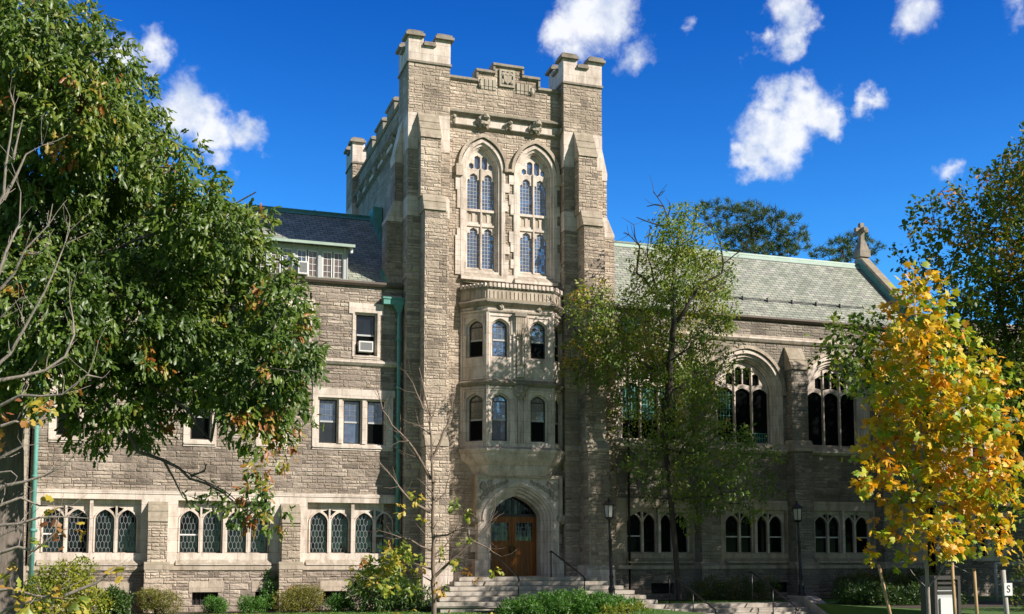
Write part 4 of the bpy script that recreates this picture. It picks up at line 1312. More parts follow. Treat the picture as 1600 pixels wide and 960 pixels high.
    for xc in (21.25, 25.45, 29.6):
        m = MB('rubble_grey')
        m.profile(F0, xc - .37, xc + .37, [(0, 6.5), (.48, 6.5), (.48, 9.45), (0, 9.45)])
        m.profile(F0, xc - .42, xc + .42, [(0, 1.4), (.66, 1.4), (.66, 6.1), (0, 6.1)])
        m.profile(F0, xc - .5, xc + .5, [(0, 0), (.8, 0), (.8, 1.4), (0, 1.4)])
        m.use('ashlar_warm')
        m.profile(F0, xc - .40, xc + .40, [(0, 9.45), (.54, 9.45), (.54, 9.55), (.36, 9.85), (.38, 9.88), (.05, 10.42), (0, 10.42)])
        m.profile(F0, xc - .48, xc + .48, [(0, 6.1), (.72, 6.1), (.72, 6.22), (.49, 6.56), (0, 6.56)])
        m.profile(F0, xc - .52, xc + .52, [(0, 1.4), (.83, 1.4), (.83, 1.5), (.67, 1.66), (0, 1.66)])
        m.build('buttress', T)
    g = MB('gutter_brown')
    g.profile(F0, XL + .3, XR, [(-.05, 11.46), (.08, 11.46), (.16, 11.54), (.16, 11.62), (.1, 11.62), (-.05, 11.56)])
    g.build('gutter', T)
    r = MB('slate')
    RZ, RY = 15.36, 4.0
    r.quad((XL - .2, -.04, 11.56), (XR - .1, -.04, 11.56), (XR - .1, RY, RZ), (XL - .2, RY, RZ))
    r.quad((XL - .2, 8.04, 11.56), (XR - .1, 8.04, 11.56), (XR - .1, RY, RZ), (XL - .2, RY, RZ))
    roof = r.build('roof', T)
    m = MB('pale_copper')
    m.tube([(XL - .2, RY, RZ + .02), (XR - .1, RY, RZ + .02)], .09, 8)
    m.quad((XL - .2, RY - .24, RZ - .20), (XR - .1, RY - .24, RZ - .20), (XR - .1, RY, RZ + .06), (XL - .2, RY, RZ + .06))
    m.build('ridge_cap', roof)
    m = MB('black_iron')
    sl = (RZ - 11.56) / 4.04
    zr = 11.56 + sl * 1.0
    m.tube([(20.0, .96, zr + .10), (29.6, .96, zr + .10)], .022, 5)
    x = 20.2
    while x < 29.6:
        m.box(x - .012, x + .012, .93, 1.05, zr - .02, zr + .20); x += 1.18
    m.build('snow_guard', roof)
    # gable parapet, its copper apron, and the cross
    m = MB('ashlar_warm')
    th = .30
    up = .55
    for (ya, za, yb, zb_) in ((-.2, 11.4, RY, RZ), (8.2, 11.4, RY, RZ)):
        vs = [(x, y, z) for x in (XR - .08, XR + .34) for y, z in ((ya, za), (yb, zb_), (yb, zb_ + up), (ya, za + up))]
        m.add(vs, [(0, 1, 2, 3), (4, 5, 6, 7), (0, 1, 5, 4), (1, 2, 6, 5), (2, 3, 7, 6), (3, 0, 4, 7)])
    gab = m.build('gable_coping', T)
    m = MB('verdigris')
    s2 = (RZ - 11.4) / (RY + .2)
    m.quad((XR - .10, -.1, 11.5), (XR - .10, RY, RZ + .0), (XR - .10, RY, RZ + .36), (XR - .10, -.1, 11.86))
    m.build('flashing', gab)
    m = MB('ashlar_weathered')
    cx, cy, cz = XR + .13, RY, RZ + .5
    m.box(cx - .28, cx + .28, cy - .28, cy + .28, cz - .1, cz + .25)
    m.add([(cx - .24, cy - .24, cz + .25), (cx + .24, cy - .24, cz + .25), (cx + .24, cy + .24, cz + .25), (cx - .24, cy + .24, cz + .25), (cx - .11, cy - .11, cz + .75), (cx + .11, cy - .11, cz + .75), (cx + .11, cy + .11, cz + .75), (cx - .11, cy + .11, cz + .75)],
          [(0, 1, 5, 4), (1, 2, 6, 5), (2, 3, 7, 6), (3, 0, 4, 7), (4, 5, 6, 7)])
    m.box(cx - .10, cx + .10, cy - .10, cy + .10, cz + .7, cz + 1.55)
    m.box(cx - .09, cx + .09, cy - .34, cy + .34, cz + 1.12, cz + 1.30)
    m.box(cx - .34, cx + .34, cy - .09, cy + .09, cz + 1.13, cz + 1.31)
    m.build('cross', gab)
    # rainwater head by the tower
    m = MB('black_iron')
    m.tube([(18.0, -.14, .4), (18.0, -.14, 10.6)], .045, 8)
    p = m.build('downpipe', T)
    m = MB('verdigris')
    m.box(17.7, 18.45, -.28, -.02, 10.82, 11.06); m.box(17.67, 18.48, -.3, -.01, 11.02, 11.09)
    m.add([(17.85, -.25, 10.82), (18.2, -.25, 10.82), (18.2, -.04, 10.82), (17.85, -.04, 10.82), (17.94, -.2, 10.5), (18.06, -.2, 10.5), (18.06, -.08, 10.5), (17.94, -.08, 10.5)], [(0, 1, 5, 4), (1, 2, 6, 5), (2, 3, 7, 6), (3, 0, 4, 7)])
    m.build('hopper', p)
build_chapel()

def build_annex():
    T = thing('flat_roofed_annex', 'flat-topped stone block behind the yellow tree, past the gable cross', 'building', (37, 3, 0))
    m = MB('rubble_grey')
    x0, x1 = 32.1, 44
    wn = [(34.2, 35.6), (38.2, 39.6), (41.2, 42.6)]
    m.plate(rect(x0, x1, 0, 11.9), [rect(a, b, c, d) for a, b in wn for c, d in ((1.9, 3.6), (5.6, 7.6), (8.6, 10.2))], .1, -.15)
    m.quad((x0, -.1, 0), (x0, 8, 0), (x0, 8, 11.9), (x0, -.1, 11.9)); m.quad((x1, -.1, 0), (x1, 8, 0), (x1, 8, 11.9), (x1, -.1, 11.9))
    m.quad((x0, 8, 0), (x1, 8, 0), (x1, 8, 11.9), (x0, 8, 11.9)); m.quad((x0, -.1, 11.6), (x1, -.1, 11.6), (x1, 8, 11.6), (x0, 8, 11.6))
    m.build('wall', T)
    m = MB('ashlar_warm')
    for z in (11.2, 7.9, 4.0):
        m.profile(F0, x0, x1, [(.1, z), (.22, z + .05), (.24, z + .16), (.12, z + .22), (.1, z + .22)])
    m.profile(F0, x0 - .05, x1 + .05, [(-.4, 11.9), (.16, 11.9), (.22, 12.0), (.1, 12.12), (-.4, 12.12)])
    m.build('string_course', T)
    for a, b in wn:
        for c, d in ((1.9, 3.6), (5.6, 7.6), (8.6, 10.2)):
            m = MB('ashlar')
            m.plate(rect(a - .2, b + .2, c - .2, d + .22), [rect(a, (a + b) / 2 - .07, c, d), rect((a + b) / 2 + .07, b, c, d)], .13, -.15)
            w = m.build('window', T)
            m = MB('glass_dark')
            m.plate(rect(a, b, c, d), [], -.08, -.1, sides=False)
            m.use('dark_sash').fbox(F0, a, b, (c + d) / 2 - .03, (c + d) / 2 + .03, -.09, -.05)
            m.build('pane', w)
build_annex()


# ------------------------------------------------------------ steps, rails, lamps
def build_steps():
    T = thing('entrance_steps', 'broad stone steps climbing to the arched oak doors of the tower', 'steps', (13.4, -2.5, .2))
    m = MB('step_stone')
    n = 6
    for i in range(n):
        top = 1.15 - .16 * i
        x0, x1, y0 = 10.72 - .27 * i, 16.05 + .27 * i, -2.0 - .36 * i
        m.box(x0, x1, y0, -.19 if i == 0 else -2.0 - .36 * (i - 1) + .3, top - .13, top)
        m.box(x0 + .03, x1 - .03, y0 + .03, -.3, top - .17, top - .125)
    m.box(9.6, 17.2, -3.7, -.3, 0.0, .22)
    m.build('treads', T)
build_steps()

def build_lower_steps():
    T = thing('lower_steps', 'pale stone lower flight between sloping kerb walls, descending from the lamps', 'steps', (19.3, -4.0, .2))
    m = MB('step_stone')
    for i in range(8):
        top = .21 - .145 * i
        y0 = -4.0 - .34 * i
        m.box(PX0 + .002, PX1 - .002, y0 - .34, y0 + .04, top - .14, top)
        m.box(PX0 + .01, PX1 - .01, y0 - .30, y0 + .04, top - .6, top - .13)
    m.box(PX0 - .25, PX1 + .1, -4.04, -3.45, .06, .213)
    m.build('treads', T)
    for x0, x1 in ((PX0 - .42, PX0), (PX1, PX1 + .46)):
        k = MB('step_stone')
        prof = [(3.35, -1.0), (6.9, -1.0), (6.9, -.62), (4.35, .36), (3.35, .36)]
        k.profile(F0, x0, x1, prof)
        cp = [(3.30, .36), (4.36, .36), (6.95, -.64), (6.95, -.55), (4.38, .44), (3.30, .44)]
        k.profile(F0, x0 - .04, x1 + .04, cp)
        k.build('kerb_wall', T)
build_lower_steps()

def handrail(label, pts, posts, loc, group):
    T = thing('handrail', label, 'handrail', loc, group)
    m = MB('black_iron'); m.tube(pts, .028, 8); m.build('rail', T)
    for p, z0 in posts:
        m = MB('black_iron'); m.tube([(p[0], p[1], z0), p], .022, 8); m.lathe((p[0], p[1], z0), [(.05, 0), (.05, .02), (.025, .04)], 8); m.build('post', T)
G = 'iron handrails of the two flights of steps'
handrail('black handrail on the entrance steps in front of the oak doors', [(11.85, -1.9, 2.02), (11.86, -2.0, 2.06), (12.32, -3.62, 1.16), (12.33, -3.72, 1.06)], [((11.86, -2.0, 2.05), 1.15), ((12.32, -3.66, 1.14), .36)], (12.1, -2.8, .5), G)
handrail('black handrail on the entrance steps, on the lamp side of the doors', [(14.10, -1.9, 2.02), (14.11, -2.0, 2.06), (14.71, -3.62, 1.16), (14.72, -3.72, 1.06)], [((14.11, -2.0, 2.05), 1.15), ((14.71, -3.66, 1.14), .36)], (14.4, -2.8, .5), G)
handrail('black handrail sloping down the middle of the pale lower flight', [(17.86, -3.6, 1.25), (17.9, -3.72, 1.30), (18.25, -6.4, .10), (18.27, -6.5, -.02)], [((17.9, -3.74, 1.28), .2), ((18.08, -5.15, .66), -.2), ((18.25, -6.4, .08), -.85)], (18.1, -5, 0), G)
handrail('black handrail beside the right kerb wall of the lower flight', [(21.15, -3.6, 1.27), (21.19, -3.72, 1.32), (21.30, -6.4, .16), (21.32, -6.5, .02)], [((21.19, -3.74, 1.30), .2), ((21.24, -5.05, .74), -.2), ((21.30, -6.4, .14), -.85)], (21.2, -5, 0), G)

def lamp_post(loc, label, lean):
    T = thing('street_lamp', label, 'street lamp', (0, 0, 0), 'lantern posts at the head of the lower steps')
    m = MB('black_iron')
    m.lathe((0, 0, 0), [(.17, 0), (.17, .06), (.13, .10), (.115, .30), (.13, .33), (.10, .40), (.075, .46), (.07, .72), (.085, .74), (.085, .79), (.062, .82), (.058, 2.0), (.075, 2.03), (.075, 2.08), (.045, 2.12), (.038, 2.72), (.06, 2.76), (.045, 2.80), (.10, 2.86)], 14)
    m.build('post', T)
    m = MB('black_iron')
    m.lathe((0, 0, 2.82), [(.10, 0), (.14, .06), (.17, .07), (.17, .10)], 6)
    for k in range(6):
        a = math.pi / 3 * k
        b = math.pi / 3 * (k + 1)
        m.tube([(.155 * math.cos(a), .155 * math.sin(a), 2.9), (.19 * math.cos(a), .19 * math.sin(a), 3.36)], .013, 5)
        m.tube([(.19 * math.cos(a), .19 * math.sin(a), 3.35), (.19 * math.cos(b), .19 * math.sin(b), 3.35)], .013, 5)
    m.lathe((0, 0, 3.34), [(.23, 0), (.24, .03), (.19, .09), (.08, .19), (.035, .21), (.05, .25), (.012, .33)], 6, False)
    lan = m.build('lantern', T)
    m = MB('lamp_glass')
    m.lathe((0, 0, 2.92), [(.145, 0), (.178, .42)], 6, False)
    m.build('glass', lan)
    T.location = loc
    T.rotation_euler = (0, rad(lean), 0)
    T.scale = (.95, .95, .95)
    return T
lamp_post((15.54, -4.1, .44), 'black lantern post rising behind the bright juniper, beside the entrance steps', -1.6)
lamp_post((23.25, -3.75, .44), 'black lantern post at the right kerb wall of the lower steps', -2.4)


# ------------------------------------------------------------ foliage builders
LEAF = {   # template points (along, across, up) and faces
    'oak': ([(0, 0, 0), (.45, 0, .05), (1, 0, -.10), (.18, .10, .0), (.42, .30, -.04), (.58, .17, -.02), (.80, .26, -.10), (.18, -.10, .0), (.42, -.30, -.04), (.58, -.17, -.02), (.80, -.26, -.10)],
            [(0, 1, 5, 4, 3), (1, 2, 6, 5), (0, 7, 8, 9, 1), (1, 9, 10, 2)]),
    'maple': ([(0, 0, 0), (.5, 0, .05), (1, 0, -.06), (.02, .28, -.02), (.22, .55, -.08), (.36, .28, -.01), (.66, .50, -.10), (.68, .22, -.02), (.02, -.28, -.02), (.22, -.55, -.08), (.36, -.28, -.01), (.66, -.50, -.10), (.68, -.22, -.02)],
              [(0, 1, 5, 4, 3), (1, 7, 6, 5), (1, 2, 7), (0, 8, 9, 10, 1), (1, 10, 11, 12), (1, 12, 2)]),
    'ovate': ([(0, 0, 0), (1, 0, -.08), (.42, .26, -.05), (.42, -.26, -.05), (.45, 0, .03)],
              [(0, 4, 2), (4, 1, 2), (0, 3, 4), (4, 3, 1)]),
    'lance': ([(0, 0, 0), (1, 0, -.10), (.45, .13, -.02), (.45, -.13, -.02)], [(0, 1, 2), (0, 3, 1)]),
    'needle': ([(0, -.02, 0), (0, .02, 0), (1, 0, -.05)], [(0, 1, 2)]),
    'blade': ([(0, -.06, 0), (0, .06, 0), (.6, .04, .04), (.6, -.04, .04), (1, 0, .14)], [(0, 1, 2, 3), (3, 2, 4)]),
}

def unit(a):
    return a / np.maximum(1e-9, np.linalg.norm(a, axis=-1, keepdims=True))

def leaf_mesh(name, kind, pos, axis, up, length, width, tint, mat, parent=None, label=None):
    """one mesh holding many separate leaf blades"""
    tv, tf = LEAF[kind]
    tv = np.array(tv, float)
    n = len(pos)
    axis = unit(axis)
    side = unit(np.cross(axis, up) + 1e-6)
    nor = np.cross(side, axis)
    L, Wd = length[:, None, None], width[:, None, None]
    V = pos[:, None, :] + axis[:, None, :] * tv[None, :, 0:1] * L + side[:, None, :] * tv[None, :, 1:2] * Wd + nor[:, None, :] * tv[None, :, 2:3] * L
    off = np.zeros(3)
    q = parent
    while q is not None:
        off += np.array(q.location); q = q.parent
    V = (V - off).reshape(-1, 3)
    k = len(tv)
    fl = np.concatenate([np.array(f) for f in tf]); ft = np.array([len(f) for f in tf])
    loops = (np.arange(n)[:, None] * k + fl[None, :]).reshape(-1)
    tot = np.tile(ft, n)
    start = np.concatenate([[0], np.cumsum(tot)[:-1]])
    me = bpy.data.meshes.new(name)
    me.vertices.add(len(V)); me.vertices.foreach_set('co', V.reshape(-1).astype(np.float32))
    me.loops.add(len(loops)); me.loops.foreach_set('vertex_index', loops.astype(np.int32))
    me.polygons.add(len(tot)); me.polygons.foreach_set('loop_start', start.astype(np.int32)); me.polygons.foreach_set('loop_total', tot.astype(np.int32))
    me.update(calc_edges=True)
    at = me.attributes.new('tint', 'FLOAT', 'POINT')
    at.data.foreach_set('value', np.repeat(np.clip(tint, 0, 1), k).astype(np.float32))
    me.materials.append(MATS[mat])
    o = bpy.data.objects.new(name, me)
    C.objects.link(o)
    if parent is not None: o.parent = parent
    if label: o['label'] = label
    return o

def lump_points(lumps, spacing, shell=0.55, keep=1.0, squash=1.0):
    """twig-end positions scattered through the crown's masses, thinner inside"""
    out = []
    for x, y, z, r in lumps:
        n = max(3, int(keep * 4.19 * r ** 3 / spacing ** 3 * 0.62))
        d = unit(RNG.normal(size=(n, 3)))
        rr = r * (shell + (1 - shell) * RNG.random(n) ** 0.5) * (0.78 + 0.34 * RNG.random(n))
        p = np.array([x, y, z]) + d * rr[:, None] * np.array([1, 1, squash])
        out.append(np.concatenate([p, d], axis=1))
    return np.concatenate(out)

def thin(P, dmin):
    """drop points that crowd one another"""
    cell = {}
    keep = []
    for i, p in enumerate(P[:, :3]):
        c = tuple((p // dmin).astype(int))
        ok = True
        for dx in (-1, 0, 1):
            for dy in (-1, 0, 1):
                for dz in (-1, 0, 1):
                    for j in cell.get((c[0] + dx, c[1] + dy, c[2] + dz), ()):
                        if ((P[j, :3] - p) ** 2).sum() < dmin * dmin:
                            ok = False; break
                    if not ok: break
                if not ok: break
            if not ok: break
        if ok:
            cell.setdefault(c, []).append(i); keep.append(i)
    return P[keep]

def rosettes(P, per, length, droop=0.5, spread=0.9, width=1.0, tint=None, jit=0.06, up_bias=0.0, face=(0.25, -0.35, 1.0)):
    """leaves fanned round each twig end"""
    n = len(P)
    pos = np.repeat(P[:, :3], per, axis=0)
    out = np.repeat(P[:, 3:6], per, axis=0)
    N = n * per
    ax = unit(out * 0.6 + RNG.normal(size=(N, 3)) * spread + np.array([0, 0, -droop + up_bias]))
    pos = pos + RNG.normal(size=(N, 3)) * jit
    up = unit(RNG.normal(size=(N, 3)) * 0.6 + np.array(face))
    L = length * (0.65 + 0.6 * RNG.random(N))
    t = np.repeat(tint if tint is not None else RNG.random(n), per) + RNG.normal(size=N) * 0.10
    return pos, ax, up, L, L * width, t

def grow_wood(trunk, targets, r_tip=0.008, step=0.45, power=2.35, max_r=None, wander=0.05, up_pull=0.12, seed=1, lines=None):
    """branching wood: each target is tied to the nearest wood already grown; girth follows what it carries"""
    rg = np.random.default_rng(seed)
    pts, par = [], []
    for i, p in enumerate(trunk):
        pts.append(np.array(p, float)); par.append(i - 1)
    for ln in lines or []:
        prev = int(np.argmin([np.linalg.norm(np.array(ln[0]) - q) for q in pts]))
        for a, b in zip([tuple(pts[prev])] + list(ln[:-1]), ln):
            a, b = np.array(a), np.array(b)
            k = max(1, int(np.linalg.norm(b - a) / .35))
            for s in range(1, k + 1):
                pts.append(a + (b - a) * s / k + rg.normal(size=3) * .02); par.append(prev); prev = len(pts) - 1
    order = np.argsort([min(np.linalg.norm(np.array(t) - np.array(q)) for q in trunk) for t in targets])
    arr = np.array(pts)
    for ti in order:
        t = np.array(targets[ti], float)
        d = np.linalg.norm(arr - t, axis=1) + 0.55 * np.maximum(0, arr[:, 2] - t[2] + 0.1)
        j = int(np.argmin(d))
        a = arr[j]
        m = max(1, int(np.linalg.norm(t - a) / step))
        prev = j
        new = []
        for s in range(1, m + 1):
            f = s / m
            q = a + (t - a) * f
            q = q + rg.normal(size=3) * wander * (1 - f) * np.linalg.norm(t - a) ** .5
            q[2] -= up_pull * math.sin(math.pi * f) * np.linalg.norm(t - a) * .35
            pts.append(q); par.append(prev); prev = len(pts) - 1
            new.append(q)
        arr = np.vstack([arr, np.array(new)])
    n = len(pts)
    kids = [[] for _ in range(n)]
    for i in range(n):
        if par[i] >= 0: kids[par[i]].append(i)
    acc = [0.0] * n
    for i in range(n - 1, -1, -1):
        if not kids[i]: acc[i] = max(acc[i], r_tip ** power)
        if par[i] >= 0: acc[par[i]] += acc[i]
    R = [a ** (1 / power) for a in acc]
    if max_r:
        k = max_r / max(R)
        if k < 1: R = [max(r_tip * .7, r * k) if r > r_tip * 3 else r for r in R]
    mb = MB('bark_dark')
    # follow the thickest child so limbs run on as one tube
    stack = [0]
    while stack:
        s = stack.pop()
        chain = [s] if par[s] < 0 else [par[s], s]
        cur = s
        while kids[cur]:
            ks = sorted(kids[cur], key=lambda c: -R[c])
            stack.extend(ks[1:])
            cur = ks[0]; chain.append(cur)
        rr = [R[c] for c in chain]
        if par[s] >= 0: rr[0] = rr[1]
        sd = 8 if rr[0] > .06 else (5 if rr[0] > .02 else 3)
        mb.tube([pts[c] for c in chain], rr, sd, cap=False)
    return mb

def add_limbs(mb, lines, r0, rg, twigs=True):
    """a few named limbs drawn out by hand, with small side twigs"""
    for i, ln in enumerate(lines):
        P = [Vector(p) for p in ln]
        L = sum((b - a).length for a, b in zip(P, P[1:]))
        ra = r0 if i == 0 else min(r0 * .7, .018 + .013 * L)
        fine = []
        for a, b in zip(P, P[1:]):
            k = max(1, int((b - a).length / .3))
            for q in range(k):
                fine.append(a + (b - a) * (q / k) + Vector((rg.gauss(0, 1), rg.gauss(0, 1), rg.gauss(0, 1))) * .02)
        fine.append(P[-1])
        n = len(fine)
        mb.tube(fine, [max(.010, ra * (1 - .85 * j / (n - 1))) for j in range(n)], 6, cap=False)
        for q in range(int(L / .35) if twigs else 0):
            j = rg.randrange(n // 3, n)
            d = (fine[min(n - 1, j + 1)] - fine[max(0, j - 1)]).normalized()
            dr = (d * .7 + Vector((rg.gauss(0, 1), rg.gauss(0, 1), rg.gauss(.3, .8))).normalized() * .8).normalized()
            l = rg.uniform(.25, .8)
            a = fine[j]; b = a + dr * l * .5; c = b + (dr + Vector((rg.gauss(0, .25), rg.gauss(0, .25), .3))).normalized() * l * .5
            mb.tube([a, b, c], [.011, .008, .005], 4, cap=False)

def wood_build(mb, mat, name, parent, label=None):
    mb.mats = [mat]
    return mb.build(name, parent, label)


# crown masses (x, y, z, radius in metres) and limb lines
OAK = [(-1.91, -20.57, 10.13, 0.94), (-1.08, -19.27, 10.3, 0.79), (-0.29, -17.97, 10.52, 0.61), (-1.73, -19.71, 8.84, 1.2), (-0.52, -18.55, 9.05, 1.11), (0.28, -21.12, 8.26, 0.52), (-1.76, -18.79, 7.55, 1.24), (-0.27, -17.72, 7.8, 1.4), (0.94, -20.47, 7.44, 0.87), (1.8, -19.19, 7.62, 0.56), (-1.39, -20.34, 5.76, 1.1), (0.0, -19.23, 5.97, 1.36), (1.49, -18.19, 6.53, 1.28), (2.22, -20.76, 5.97, 0.67), (2.8, -19.33, 5.6, 0.49), (-1.56, -20.18, 4.72, 0.73), (-0.39, -18.99, 4.73, 0.96), (0.61, -17.79, 5.32, 1.09), (1.89, -20.55, 4.84, 0.92), (2.61, -19.17, 4.49, 0.47), (2.25, -21.48, 5.03, 0.63), (-0.8, -18.79, 4.03, 0.43), (1.46, -18.09, 5.56, 0.97), (2.17, -20.55, 3.86, 0.49), (0.11, -18.32, 4.26, 0.47), (1.82, -21.11, 2.58, 0.44), (2.35, -19.69, 2.46, 0.29), (1.53, -17.88, 2.96, 0.27), (0.81, -20.0, 2.83, 0.2), (2.06, -18.87, 3.27, 0.26), (1.68, -21.2, 4.04, 0.47), (-0.95, -19.4, 11.26, 0.34), (0.24, -18.12, 10.22, 0.27), (-1.42, -19.99, 10.74, 0.71), (-2.38, -18.18, 11.73, 0.94), (-0.66, -20.96, 9.87, 0.57), (-2.36, -18.83, 10.13, 1.02), (-0.15, -17.94, 9.73, 0.73), (0.78, -20.44, 7.65, 0.76), (1.53, -19.07, 7.3, 0.7), (-1.08, -20.74, 8.98, 0.94), (-3.34, -18.54, 10.47, 1.36), (-3.74, -16.62, 8.34, 1.7), (-3.29, -18.87, 5.27, 1.31), (2.2, -19.27, 7.06, 0.47), (1.84, -21.56, 7.37, 0.29), (-0.28, -19.55, 10.47, 0.23), (1.43, -18.37, 8.71, 0.3), (0.75, -20.52, 8.68, 0.27)]
MID = [(17.49, -5.58, 12.83, 0.99), (17.98, -3.57, 12.25, 1.39), (20.02, -2.14, 12.27, 1.46), (16.93, -4.15, 10.86, 1.02), (20.03, -3.09, 11.08, 1.19), (14.84, -4.48, 10.42, 0.99), (15.04, -2.49, 11.09, 0.58), (15.46, -0.45, 10.34, 0.68), (15.88, -3.7, 9.74, 1.36), (18.48, -2.49, 10.14, 1.42), (18.63, -5.64, 9.32, 0.99), (15.65, -2.5, 9.02, 1.27), (15.74, -0.38, 8.64, 0.73), (16.57, -3.81, 8.39, 1.36), (18.98, -2.48, 8.25, 1.42), (18.67, -5.51, 7.78, 0.99), (20.23, -4.15, 10.4, 0.46), (17.16, -0.74, 7.43, 0.97), (17.47, -3.96, 6.81, 1.13), (19.7, -2.59, 6.83, 1.19), (19.15, -5.47, 5.59, 1.1), (18.61, -3.15, 5.32, 1.16), (17.2, -0.6, 5.74, 0.73), (20.73, -4.9, 5.24, 1.02), (19.99, -2.47, 4.47, 1.31), (16.67, -4.56, 4.71, 0.88), (21.06, -3.83, 3.94, 0.81), (21.27, -2.24, 8.89, 0.73), (18.24, -4.86, 13.79, 0.68), (18.59, -2.9, 14.16, 0.71), (18.12, -5.76, 12.5, 0.88), (17.86, -3.17, 8.32, 1.04), (20.14, -1.78, 7.92, 1.21), (16.84, -3.69, 6.14, 0.9), (19.03, -2.32, 6.36, 1.19), (19.18, -5.39, 4.71, 1.1), (19.09, -3.16, 3.71, 0.93), (18.86, -1.0, 4.05, 0.85), (20.06, -4.74, 5.91, 0.9), (22.24, -3.22, 4.47, 0.71)]
RT = [(26.33, -11.75, 13.4, 1.12), (26.59, -9.72, 13.4, 1.29), (26.71, -7.68, 13.79, 1.13), (24.1, -9.92, 13.1, 0.52), (28.8, -9.28, 12.17, 1.98), (24.66, -10.97, 10.97, 1.42), (24.59, -8.92, 11.91, 0.75), (28.74, -8.02, 10.19, 2.03), (25.2, -9.94, 9.35, 1.25), (29.33, -9.06, 7.78, 1.98), (25.93, -11.02, 6.91, 1.22), (28.03, -9.47, 5.49, 1.29), (30.3, -9.06, 15.82, 1.58), (29.12, -11.42, 11.22, 2.51), (30.8, -9.54, 7.78, 2.64), (26.02, -11.73, 14.31, 0.51), (24.4, -8.81, 11.48, 0.47), (28.13, -7.7, 8.84, 1.36), (26.82, -10.38, 8.31, 1.05), (28.74, -8.74, 6.47, 1.32), (25.17, -10.73, 6.51, 1.02), (28.0, -10.25, 14.04, 1.29), (28.6, -8.43, 15.14, 0.79), (27.92, -10.37, 4.14, 1.05)]
RTB = [(19.3, -12.11, 8.25, 0.67), (20.52, -11.48, 8.54, 0.81), (21.78, -10.85, 8.54, 0.95), (20.15, -11.81, 7.69, 0.87), (21.41, -11.15, 7.48, 0.94), (19.5, -12.08, 7.23, 0.6), (20.66, -11.38, 6.91, 0.61), (22.18, -10.92, 7.95, 0.95), (19.42, -11.59, 7.87, 0.53), (20.58, -10.86, 7.28, 0.66)]
YEL = [(13.67, -22.62, 7.12, 0.26), (14.37, -21.99, 7.01, 0.44), (14.67, -21.21, 6.69, 0.58), (14.48, -22.39, 6.31, 0.55), (14.19, -21.41, 5.97, 0.57), (14.0, -22.59, 5.63, 0.72), (15.23, -22.16, 5.77, 0.56), (14.22, -20.93, 5.28, 0.52), (14.17, -22.15, 4.85, 0.85), (15.53, -21.77, 4.96, 0.76), (15.15, -22.91, 5.03, 0.36), (13.74, -21.52, 4.16, 0.56), (15.1, -21.12, 4.12, 0.9), (15.24, -22.42, 4.0, 0.73), (16.28, -21.94, 4.21, 0.44), (13.15, -22.09, 3.24, 0.48), (14.36, -21.63, 3.17, 0.75), (15.87, -21.28, 3.1, 0.77), (15.72, -22.51, 3.15, 0.49), (14.28, -21.13, 2.57, 0.51), (14.32, -22.38, 2.29, 0.54), (15.68, -22.0, 2.43, 0.5), (13.88, -20.72, 4.12, 0.26), (13.49, -21.69, 2.3, 0.24), (16.53, -21.98, 3.7, 0.25), (12.87, -21.98, 3.12, 0.22), (13.57, -21.26, 1.93, 0.17), (14.8, -20.82, 1.94, 0.32), (14.94, -22.14, 1.93, 0.37), (16.22, -21.73, 2.06, 0.35), (15.67, -22.87, 2.64, 0.26), (13.23, -21.31, 3.73, 0.15), (16.8, -21.73, 4.64, 0.18)]
PINE = [(31.32, 17.52, 22.18, 0.82), (33.36, 18.92, 22.6, 1.08), (35.48, 20.29, 23.02, 1.19), (35.04, 17.36, 21.92, 1.06), (37.2, 18.72, 22.33, 0.86), (32.06, 17.39, 20.87, 1.12), (34.32, 18.74, 21.07, 1.34), (36.82, 19.95, 21.84, 1.19), (36.5, 16.96, 20.98, 0.95), (38.52, 18.37, 21.36, 0.58), (33.87, 16.91, 19.57, 1.12), (36.16, 18.2, 20.31, 1.34), (38.53, 19.46, 21.05, 0.99), (33.3, 18.12, 20.03, 0.95), (32.57, 20.25, 22.52, 0.7)]
PINE2 = [(39.86, 19.05, 20.66, 0.87), (41.95, 20.38, 21.6, 1.02), (44.29, 21.63, 22.57, 1.05), (43.28, 18.93, 21.12, 0.8), (43.33, 21.01, 21.26, 1.24), (40.44, 18.91, 20.06, 0.79), (44.49, 19.63, 20.59, 0.41)]
